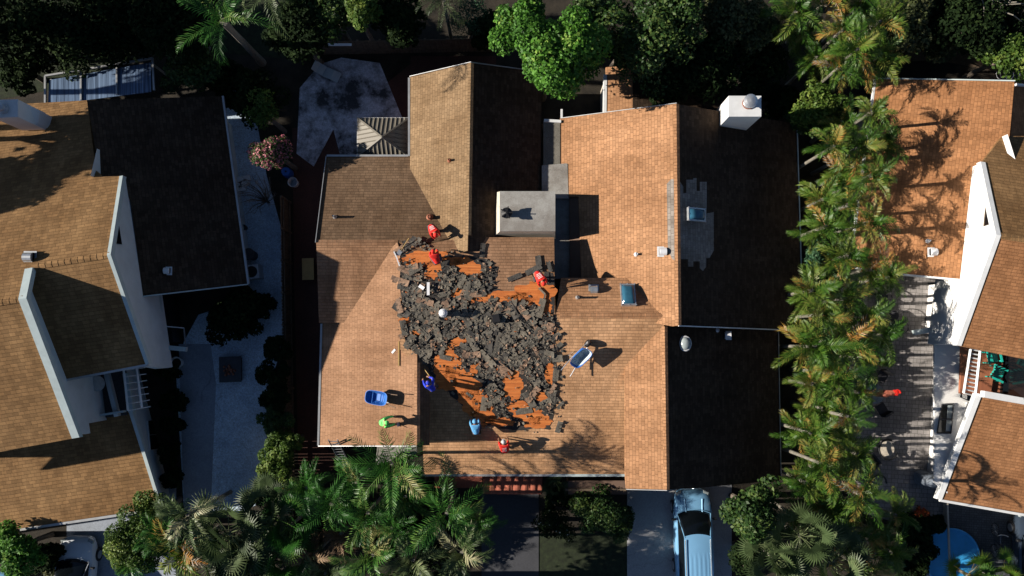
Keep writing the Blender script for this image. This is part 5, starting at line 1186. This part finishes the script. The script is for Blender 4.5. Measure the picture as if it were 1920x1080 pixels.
person(727, 788, Cw, R(10), 'worker in a neon green hooded shirt beside the blue wheelbarrow', 'neon', 'grey_cloth', R(32), .86, ((.55, .2, .8), (.58, -.15, .8)), ((.12, .16), (-.15, -.16)), hood=True, sleeves=1)
person(893, 800, Ds, R(95), 'worker in a pale blue shirt crouching at the lower edge of the torn roof', 'sky', 'jeans', R(55), .62, ((.5, .25, .25), (.5, -.15, .15)), ((.1, .2), (-.15, -.18)), 'cap', 1, hatm='sky')
person(946, 836, Ds, R(97), 'worker in red T-shirt and pale cap kneeling near the front gutter', 'red', 'red', R(48), .5, ((.45, .25, .2), (.45, -.2, .2)), ((.1, .16), (-.12, -.16)), 'cap', .55, True, hatm='cap_grey')
# shovels
def shovel(a, b, pl, lab, za=1.0, zb=.12):
    A = pl.hit(*a)+Vector((0, 0, za)); B = pl.hit(*b)+Vector((0, 0, zb)); E = empty('shovel', B, lab, 'shovel'); d = A-B; MB().tube([(0, 0, 0), d], .018, 6).build('handle', 'plywood', E)
    dn = d.normalized(); s = dn.cross(Vector((0, 0, 1))).normalized(); mb = MB(); mb.quad([-s*.1, s*.1, s*.11-dn*.22, -dn*.3, -s*.11-dn*.22]); o = mb.build('blade', 'galv', E); o.modifiers.new('s', 'SOLIDIFY').thickness = .006
shovel((814, 710), (795, 690), Ds, 'shovel held by the royal blue worker'); shovel((768, 448), (752, 470), Dn, 'shovel lying at the top left of the torn roof', .25, .1); shovel((727, 800), (745, 796), Cw, 'scraper held by the neon green worker', .8, .15)
shovel((742, 498), (730, 522), B2, 'flat shovel resting on the orange brown slope', .15, .08)
# ================================================================ WHEELBARROWS
def barrow(px, py, pl, rz, label, mt, mo, roll=0, hm='galv'):
    p = pl.hit(px, py); E = empty('wheelbarrow', p, label, 'wheelbarrow', rz=rz); E.rotation_mode = 'XYZ'
    q = pl.n.to_track_quat('Z', 'Y').to_euler(); E.rotation_euler = (Matrix.Rotation(0, 4, 'Z') @ Vector((0, 0, 1)).rotation_difference(pl.n).to_matrix().to_4x4() @ Matrix.Rotation(rz, 4, 'Z') @ Matrix.Rotation(roll, 4, 'X')).to_euler()
    def ring(x0, x1, w0, w1, z0, z1, n=24):
        out = []
        for k in range(n):
            a = 2*PI*k/n; c, s = math.cos(a), math.sin(a); e = .55; cx = math.copysign(abs(c)**e, c); sx = math.copysign(abs(s)**e, s); t = (cx+1)/2; out.append((x0+(x1-x0)*t, sx*(w0+(w1-w0)*t)/2, z0+(z1-z0)*t))
        return out
    rings = [ring(-.02, .34, .36, .34, .33, .30), ring(-.22, .56, .5, .48, .40, .42), ring(-.42, .66, .64, .62, .60, .70), ring(-.45, .69, .68, .66, .60, .70), ring(-.42, .65, .63, .61, .58, .68), ring(-.2, .54, .47, .45, .42, .44), ring(-.01, .33, .34, .32, .345, .315)]
    for nm, rs, m_ in (('tray', rings[:4], mo), ('tray_lining', rings[3:], mt)):
        mb = MB(); n = 24
        for r_ in rs: mb.v += r_
        for i in range(len(rs)-1):
            for k in range(n): mb.f.append((i*n+k, i*n+(k+1) % n, (i+1)*n+(k+1) % n, (i+1)*n+k)); mb.m.append(0); mb.t.append(.5)
        e = (0 if nm == 'tray' else (len(rs)-1)*n); mb.f.append(tuple(e+k for k in range(n))); mb.m.append(0); mb.t.append(.5); mb.build(nm, m_, E, smooth=False)
    for sd in (1, -1): MB().tube([(.78, .06*sd, .2), (.3, .16*sd, .31), (-.3, .24*sd, .38), (-.95, .3*sd, .55)], .022, 6).build('handle', hm, E); MB().tube([(-.15, .2*sd, .36), (-.3, .24*sd, .0), (-.05, .2*sd, .0), (0, .18*sd, .33)], .014, 5).build('leg', 'galv', E)
    mb = MB(); mb.tube([(.76, -.05, .19), (.76, .05, .19)], .19, 18); w_ = mb.build('wheel', 'dark', E); MB().tube([(.76, -.06, .19), (.76, .06, .19)], .08, 12).build('rim', 'galv', w_)
    return E
barrow(1080, 662, Ds, R(50), 'worn white lined blue wheelbarrow standing on the tan roof slope', 'barrow_pale', 'barrow_blue', R(14))
bb = barrow(722, 745, Cw, R(172), 'blue wheelbarrow standing above the neon green worker', 'barrow_blue', 'barrow_blue', 0, 'boot')
for x in (-.12, .1, .32): MB().tube([(x, -.27, .6+x*.08), (x, .27, .6+x*.08)], .018, 5).build('crossbar', 'barrow_blue', bb)
# ladder
L0 = P(628, 832, 3.5); L1_ = P(655, 885, .1); Ld = empty('ladder', (L1_.x, L1_.y, 0), 'aluminium ladder leaning on the front left roof corner', 'ladder'); a = L0-Ld.location+(L0-L1_)*.12; b = L1_-Ld.location; s = (a-b).normalized().cross(Vector((0, 0, 1))).normalized()*.22
for sd in (1, -1): MB().tube([a+s*sd, b+s*sd], .035, 5).build('rail', 'galv', Ld)
for k in range(13): q = a.lerp(b, (k+.5)/13); MB().tube([q-s, q+s], .022, 5).build('rung', 'galv', Ld)

# ================================================================ CARS
def car(px, py, rz, label, paint, L=4.8, W=1.92, H=1.72, kind='suv', roofm=None):
    E = empty('parked_car', P(px, py, 0), label, 'car', rz=rz); h = L/2
    st = [(h, .55, .42, .62, .66), (h-.1, .78, .36, .78, .84), (h-.35, .9, .3, .9, .97), (h-.8, .97, .27, .98, 1.05), (h-1.25, 1, .25, 1.02, 1.1), (h-2, 1, .25, 1.04, 1.12), (0, 1, .25, 1.05, 1.12), (-h+1, 1, .25, 1.06, 1.12), (-h+.4, .97, .3, 1.06, 1.12), (-h+.08, .88, .36, 1.0, 1.06), (-h, .78, .42, .85, .9)]
    mb = MB(); prof = []
    for y, wf, zb, zs, zt in st:
        w_ = W/2*wf; r_ = [(-w_*.9, zb), (-w_, zb+.18), (-w_, zs-.18), (-w_*.965, zs-.05), (-w_*.86, zs+.01), (-w_*.45, zt-.012), (0, zt), (w_*.45, zt-.012), (w_*.86, zs+.01), (w_*.965, zs-.05), (w_, zs-.18), (w_, zb+.18), (w_*.9, zb)]
        mb.v += [(x, y, z) for x, z in r_]
    n = 13
    for i in range(len(st)-1):
        for k in range(n): mb.f.append((i*n+k, i*n+(k+1) % n, (i+1)*n+(k+1) % n, (i+1)*n+k)); mb.m.append(0); mb.t.append(.5)
    mb.f += [tuple(range(n)), tuple((len(st)-1)*n+k for k in range(n))]; mb.m += [0, 0]; mb.t += [.5, .5]; me = mb.mesh('body', paint); bd = link('body', me, E, smooth=True); me.set_sharp_from_angle(angle=R(35)) if hasattr(me, 'set_sharp_from_angle') else None
    # glasshouse
    y0, y1, y2, y3 = h-1.2, h-2.22, -h+.55, -h+.12; wb = W/2*.87; wt = W/2*.67; zr = H
    def gh(nm, pts, m_, th=.0):
        q = MB(); q.quad(pts); o = q.build(nm, m_, E); return o
    mb = MB(); mb.v = [(-wb, y0, 1.04), (wb, y0, 1.04), (wb, y3, 1.08), (-wb, y3, 1.08), (-wt, y1, zr-.05), (wt, y1, zr-.05), (wt, y2, zr-.05), (-wt, y2, zr-.05)]; mb.f = [(1, 2, 6, 5), (2, 3, 7, 6), (3, 0, 4, 7), (4, 5, 6, 7)]; mb.m = [0]*4; mb.t = [.5]*4
    mb.build('window', 'glass', E)['label'] = 'dark side windows'
    mb = MB()
    for j in range(9):
        t = j/8
        for i in range(13): a = i/6-1; mb.v.append((a*(wb+(wt-wb)*t)*1.02, y0+(y1-y0)*t+(.2-.08*t)*(1-a*a), 1.085-.03*a*a+(zr-1.105)*t+.06*math.sin(math.pi*t)))
    for j in range(8):
        for i in range(12): k = j*13+i; mb.f.append((k, k+1, k+14, k+13)); mb.m.append(0); mb.t.append(.5)
    o = mb.build('windscreen', 'glass', E, smooth=True); o.modifiers.new('s', 'SOLIDIFY').thickness = .02
    mb = MB().tube([(a*wb*1.02, y0+.215*(1-a*a)+.02, 1.09-.03*a*a) for a in [q/6-1 for q in range(13)]], .02, 5); mb.build('cowl', paint, E)
    # roof with pressed ribs
    mb = MB(); nx, ny = 24, 6
    for j in range(ny+1):
        for i in range(nx+1):
            a = i/nx*2-1; t = j/ny; y = y1+.04+(y2-.12-y1-.04)*t+.13*(1-a*a)*(1-t)**4; x = a*(wt+.03); z = zr-.02+.055*(1-a*a)*(1-(2*t-1)**6*.5)+(.007 if (i % 4 in (1, 2) and 2 < j < ny and abs(a) < .8) else 0); mb.v.append((x, y, z))
    for j in range(ny):
        for i in range(nx): k = j*(nx+1)+i; mb.f.append((k, k+1, k+nx+2, k+nx+1)); mb.m.append(0); mb.t.append(.5)
    o = mb.build('roof', paint, E); o.modifiers.new('s', 'SOLIDIFY').thickness = .03
    if roofm: q = MB().box((0, (y1+y2)/2-.3, zr+.055), (wt*1.4, 1.2, .02)); q.build('sunroof', roofm, E)
    for sd in (1, -1):
        MB().tube([(wb*sd, y0+.02, 1.07), (wt*sd, y1, zr+.0)], .022, 6).build('pillar', paint, E); MB().tube([(wb*sd, y3, 1.09), (wt*sd, y2, zr)], .03, 6).build('pillar', paint, E)
        MB().tube([(wt*.96*sd, y1-.1, zr+.05), (wt*.96*sd, y2+.1, zr+.05)], .022, 6).build('roof_rail', 'galv', E)
        MB().box((W/2*1.07*sd, y0-.25, 1.08), (.22, .12, .15), 0, 0, .8).build('mirror', 'dark', E, bev=.02)
        MB().box((W/2*.72*sd, h-.2, .79), (.34, .22, .12), -.35*sd, 0, .8).build('headlight', 'glass_clear', E, bev=.02); MB().box((W/2*.78*sd, -h+.06, .95), (.2, .1, .25)).build('tail_light', 'tail', E)
        for yy in (h-.95, -h+.95):
            w_ = MB().tube([(sd*(W/2-.2), yy, .34), (sd*(W/2+.03), yy, .34)], .34, 20).build('wheel', 'dark', E); MB().tube([(sd*(W/2-.1), yy, .34), (sd*(W/2+.04), yy, .34)], .21, 14).build('rim', 'galv', w_)
            if kind == 'x': break
    for x in (-.45, .45): MB().tube([(x, h-.45, 1.0), (x*.9, y0-.02, 1.115)], .015, 4).build('bonnet_crease', paint, E)
    MB().box((0, h-.06, .6), (W*.5, .08, .16)).build('grille', 'dark', E)
    return E
car(1294, 1001, R(1), 'silver blue estate car parked on the grey driveway in front of the twin house', 'p_silver', 4.9, 1.95)
car(155, 1086, R(-2), 'white car partly under the yellow green tree at the lower left', 'p_white', 4.7, 1.9, 1.6, roofm='glass')
car(22, 1150, R(4), 'pale blue car at the lower left corner under the round tree', 'p_silver', 4.6, 1.85, 1.5)
car(1922, 1048, R(-3), 'dark blue grey truck at the lower right edge', 'p_dark', 5.2, 1.95, 1.8)
# ================================================================ SMALL THINGS
def simple(name, px, py, label, cat, rz=0, z=0): return empty(name, P(px, py, z), label, cat, rz=rz)
# teal chairs on the balcony
def adirondack(px, py, rz, label):
    E = simple('garden_chair', px, py, label, 'chair', rz, 3.2); mb = MB()
    for k in range(5): mb.box((.04, -.2+k*.1, .36-.0), (.5, .085, .025), 0, 0, 1, rx=0)
    mb.build('seat', 'teal', E); mb = MB()
    for k in range(5): y = -.2+k*.1; a = Vector((-.2, y, .34)); b = Vector((-.52, y*1.25, .95-.06*abs(k-2))); mb.tube([a, b], .045, 4)
    mb.build('backrest', 'teal', E)
    for sd in (1, -1): MB().box((.02, .31*sd, .55), (.62, .1, .03)).build('armrest', 'teal', E); MB().box((.27, .29*sd, .27), (.06, .04, .54)).build('leg', 'teal', E); MB().box((-.25, .29*sd, .27), (.06, .04, .54)).build('leg', 'teal', E)
adirondack(1861, 700, R(-25), 'teal plastic garden chair at the centre of the red balcony'); adirondack(1852, 668, R(-80), 'teal plastic garden chair half under the orange roof edge')
def hoopchair(px, py, rz, label, r_=.36):
    E = simple('patio_chair', px, py, label, 'chair', rz); MB().lathe([(r_*.75, .4), (r_*.78, .44), (.02, .45)], n=16).build('seat', 'stucco_cream' if r_ > .4 else 'grey_cloth', E)
    pts = [(r_*math.cos(a), r_*math.sin(a), .62+.12*math.cos(a-PI)) for a in [R(40)+R(280)*k/12 for k in range(13)]]; MB().tube(pts, .05 if r_ > .4 else .025, 6).build('backrest', 'dark', E)
    for k in range(4): a = PI/4+k*PI/2; MB().tube([(r_*.6*math.cos(a), r_*.6*math.sin(a), .42), (r_*.8*math.cos(a), r_*.8*math.sin(a), 0)], .02, 5).build('leg', 'dark', E)
hoopchair(1655, 840, .4, 'black round hoop chair with a pale seat on the terrace', .52); hoopchair(1648, 556, 2, 'black bistro chair below the orange roof corner'); hoopchair(1668, 592, 2.6, 'black bistro chair at the terrace edge under a palm'); hoopchair(1678, 614, 3.2, 'third black bistro chair, lowest of the terrace trio'); hoopchair(1637, 903, 5.6, 'black chair with a pale seat below the square planter', .46)
def slingchair(px, py, rz, label):
    E = simple('patio_chair', px, py, label, 'chair', rz); MB().box((0, 0, .42), (.5, .5, .04)).build('seat', 'grey_cloth', E); MB().box((-.3, 0, .7), (.1, .5, .55)).build('backrest', 'dark', E)
    for x in (.22, -.22):
        for y in (.22, -.22): MB().box((x, y, .21), (.03, .03, .42)).build('leg', 'dark', E)
slingchair(1647, 706, R(-120), 'black sling chair above the round glass table'); slingchair(1646, 765, R(120), 'black sling chair below the round glass table')
T = simple('patio_table', 1628, 737, 'round glass topped table on the terrace under the palms', 'table'); MB().lathe([(.52, .70), (.53, .715), (.52, .73), (.02, .731)], n=28).build('tabletop', 'glass_clear', T); MB().tube([(0, 0, 0), (0, 0, .7)], .05, 8).build('leg', 'dark', T)
U = simple('parasol', 1632, 737, 'closed dark red parasol lying across the glass table', 'parasol', R(6)); mb = MB()
pts = [(-.1+k*.13, 0, .8+.035*k) for k in range(9)]; mb.tube(pts, [.03, .12, .17, .2, .2, .17, .15, .13, .1], 7); mb.build('canopy', 'red_slab', U); MB().tube([(-.9, 0, .78), (1.15, 0, 1.1)], .025, 6).build('pole', 'dark', U)
mb = MB(); 
for k in range(40): a = rnd.uniform(0, 6.28); mb.box((.86+rnd.uniform(-.12, .16), rnd.uniform(-.13, .13), 1.08+rnd.uniform(-.06, .1)), (.08, .08, .04), a)
mb.build('valance', 'red', U)
B = simple('planter', 1622, 864, 'square black planter box beneath the palms', 'planter', R(38)); mb = MB(); mb.box((0, 0, .25), (.95, .95, .5)); mb.build('box', 'dark', B); MB().box((0, 0, .505), (.75, .75, .02)).build('soil', 'ground', B); mb = MB()
for a, b, c_, d in ((0, .43, .95, .09), (0, -.43, .95, .09)): mb.box((a, b, .52), (c_, d, .05))
for a in (.43, -.43): mb.box((a, 0, .52), (.09, .77, .05))
mb.build('rim', 'grey_cloth', B)
B = simple('barbecue', 1738, 897, 'barbecue grill under a dark blue grey cover against the white wall', 'barbecue', R(-8)); mb = MB(); nu, nv = 18, 8
for j in range(nv+1):
    for i in range(nu): a = 2*PI*i/nu; k = j/nv; f = 1-.25*k-(.45*max(0, k-.7)/.3); mb.v.append((.72*f*math.copysign(abs(math.cos(a))**.6, math.cos(a))*(1+.03*math.sin(5*a)), .42*f*math.copysign(abs(math.sin(a))**.6, math.sin(a))*(1+.04*math.sin(7*a)), 1.15*k))
for j in range(nv):
    for i in range(nu): mb.f.append((j*nu+i, j*nu+(i+1) % nu, (j+1)*nu+(i+1) % nu, (j+1)*nu+i)); mb.m.append(0); mb.t.append(.5)
mb.f.append(tuple(nv*nu+i for i in range(nu))); mb.m.append(0); mb.t.append(.5); mb.build('cover', plain('grey_blue_cover', (.16, .19, .23), .6, var=.3), B, smooth=True)
for x in (-.5, .5): MB().tube([(x, -.05, .08), (x, .05, .08)], .08, 12).build('wheel', 'dark', B)
B = simple('wading_pool', 1779, 1042, 'round blue covered pool on the dark right driveway', 'pool'); MB().lathe([(1.42, 0), (1.46, .3), (1.42, .33), (1.36, .31), (.02, .30)], n=48).build('cover', 'pool', B); MB().lathe([(1.47, .26), (1.5, .3), (1.47, .34), (1.42, .35), (1.40, .32)], n=48).build('rim', 'pool', B)
B = simple('garden_wall', 1771, 990, 'thin pale kerb wall along the right driveway', 'wall'); MB().box((0, 0, .2), (.08, 5.2, .4)).build('wall', 'stucco_cream', B)
# bicycle
B = simple('bicycle', 1858, 1010, 'dark bicycle standing between the pool and the dark truck', 'bicycle', R(86))
for x in (.55, -.55):
    pts = [(x+.33*math.cos(a), .0, .34+.33*math.sin(a)) for a in [2*PI*k/18 for k in range(19)]]; w_ = MB().tube(pts, .022, 6, cap=False).build('wheel', 'dark', B); mb = MB()
    for k in range(8): a = PI*k/8; mb.tube([(x-.31*math.cos(a), 0, .34-.31*math.sin(a)), (x+.31*math.cos(a), 0, .34+.31*math.sin(a))], .004, 3)
    mb.build('spokes', 'galv', w_)
mb = MB(); mb.tube([(.55, 0, .34), (.4, 0, .85), (-.15, 0, .8), (0, 0, .3), (.42, 0, .75)], .018, 6); mb.tube([(-.55, 0, .34), (-.15, 0, .8)], .014, 5); mb.tube([(-.55, 0, .34), (0, 0, .3)], .014, 5); mb.build('frame', 'p_dark', B)
MB().tube([(.36, -.28, 1.0), (.42, -.1, .98), (.42, .1, .98), (.36, .28, 1.0)], .014, 5).build('handlebar', 'galv', B); MB().box((-.18, 0, .88), (.26, .13, .06), 0, 0, .7).build('saddle', 'dark', B)
# air conditioner and bins
B = simple('air_conditioner', 481, 512, 'grey air conditioner beside the dark roof eave', 'air conditioner', R(8)); MB().box((0, 0, .4), (.75, .75, .8)).build('casing', 'cap_grey', B, bev=.02); MB().lathe([(.3, .8), (.3, .83), (.05, .84)], n=20).build('fan_grille', 'dark', B)
B = simple('rubbish_bin', 476, 480, 'round dark rubbish bin above the air conditioner', 'bin'); MB().lathe([(.24, 0), (.3, .85), (.33, .87), (.3, .92), (.03, .97)], n=20).build('bin', 'grey_cloth', B)
B = simple('rubbish_bin', 461, 428, 'small round bin in the narrow side passage', 'bin'); MB().lathe([(.12, 0), (.15, .4), (.13, .42), (.02, .3)], n=16).build('bin', 'dark', B)
for i, (x, y, rz) in enumerate(((453, 338, .3), (463, 345, .9), (458, 355, .1), (449, 352, .6), (466, 336, .2))):
    B = simple('storage_box', x, y, 'pale storage box in the side passage, '+['leftmost at the back', 'in the middle', 'nearest the camera bottom', 'leftmost in front', 'rightmost at the back'][i], 'box', rz); MB().box((0, 0, .15), (.32, .24, .3), 0, 0, 1.1).build('box', 'cap_grey', B, bev=.02); MB().box((0, 0, .33), (.36, .28, .04)).build('lid', 'white', B)
B = simple('bucket', 554, 345, 'white bucket right of the blue barrel', 'bucket'); MB().lathe([(.2, 0), (.25, .55), (.27, .57), (.24, .57), (.2, .1), (.02, .08)], n=18).build('bucket', 'white', B); pts = [(.25*math.cos(a), .25*math.sin(a), .58+.05*math.sin(a)) for a in [PI*k/8 for k in range(9)]]; MB().tube(pts, .01, 4).build('handle', 'galv', B)
B = simple('barrel', 543, 327, 'blue plastic barrel beside the pink flowering tree', 'barrel'); MB().lathe([(.24, 0), (.28, .25), (.27, .5), (.23, .75), (.2, .73), (.02, .72)], n=18).build('barrel', 'blue_plastic', B); MB().lathe([(.05, .73), (.05, .77), (.01, .78)], n=8).build('stopper', 'dark', B)
B = simple('fire_table', 437, 692, 'square dark fire table on the blue driveway', 'table', R(2)); MB().box((0, 0, .42), (1.15, 1.35, .08)).build('tabletop', plain('slate', (.045, .05, .06), .6), B); mb = MB(); mb.box((0, 0, .2), (1.0, 1.2, .38)).build('base', 'grey_cloth', B); mb = MB()
for k in range(16): mb.box((rnd.uniform(-.3, .3), rnd.uniform(-.3, .25), .5), (.15, .12, .1), rnd.uniform(0, 3), 0, .6)
mb.build('lava_stones', 'copper', B)
B = simple('plant_pot', 338, 680, 'white plant pot by the pale beam', 'pot'); MB().lathe([(.2, 0), (.3, .5), (.33, .52), (.27, .52), (.2, .4), (.02, .4)], n=18).build('pot', 'stucco_white', B); MB().lathe([(.25, .46), (.02, .48)], n=16).build('soil', 'ground', B)
B = simple('balcony_table', 197, 718, 'round grey table on the sunken balcony', 'table', 0, 3.0); MB().lathe([(.36, .7), (.37, .72), (.02, .74)], n=24).build('tabletop', 'galv', B); MB().tube([(0, 0, 0), (0, 0, .7)], .05, 6).build('leg', 'dark', B)
B = simple('bench', 617, 140, 'curved pale lounger at the edge of the stained patio', 'lounger', R(-25)); mb = MB()
pr_ = [(-.75, .75), (-.55, .42), (-.2, .3), (.3, .38), (.7, .3)]
for i in range(4): a, b = pr_[i], pr_[i+1]; mb.quad([(a[0], -.28, a[1]), (a[0], .28, a[1]), (b[0], .28, b[1]), (b[0], -.28, b[1])])
o = mb.build('seat', 'stucco_grey', B); o.modifiers.new('s', 'SOLIDIFY').thickness = .05
for x in (-.5, .5): MB().box((x, 0, .17), (.06, .5, .34)).build('leg', 'stucco_grey', B)
B = simple('plank', 637, 84, 'white plank lying along the top of the back fence', 'plank', 0, 1.86); MB().box((0, 0, .02), (1.25, .13, .04)).build('board', 'white', B)
B = simple('plywood_sheet', 582, 506, 'yellowish plywood sheet leaning beside the left wall of the middle house', 'board', R(2)); MB().box((0, 0, .5), (.62, 1.15, .03), 0, 0).build('board', 'plywood', B); MB().box((0, 0, .24), (.5, .9, .46)).build('crate', 'wood', B)
B = simple('garden_hose', 1877, 140, 'coiled pale hose on the ground behind the right orange roof', 'hose'); mb = MB()
for k in range(3): pts = [((.3+.06*k)*math.cos(a)+k*.25, (.3+.06*k)*math.sin(a), .06+.05*k) for a in [2*PI*q/20 for q in range(21)]]; mb.tube(pts, .025, 5, cap=False)
mb.build('coil', 'cap_grey', B)
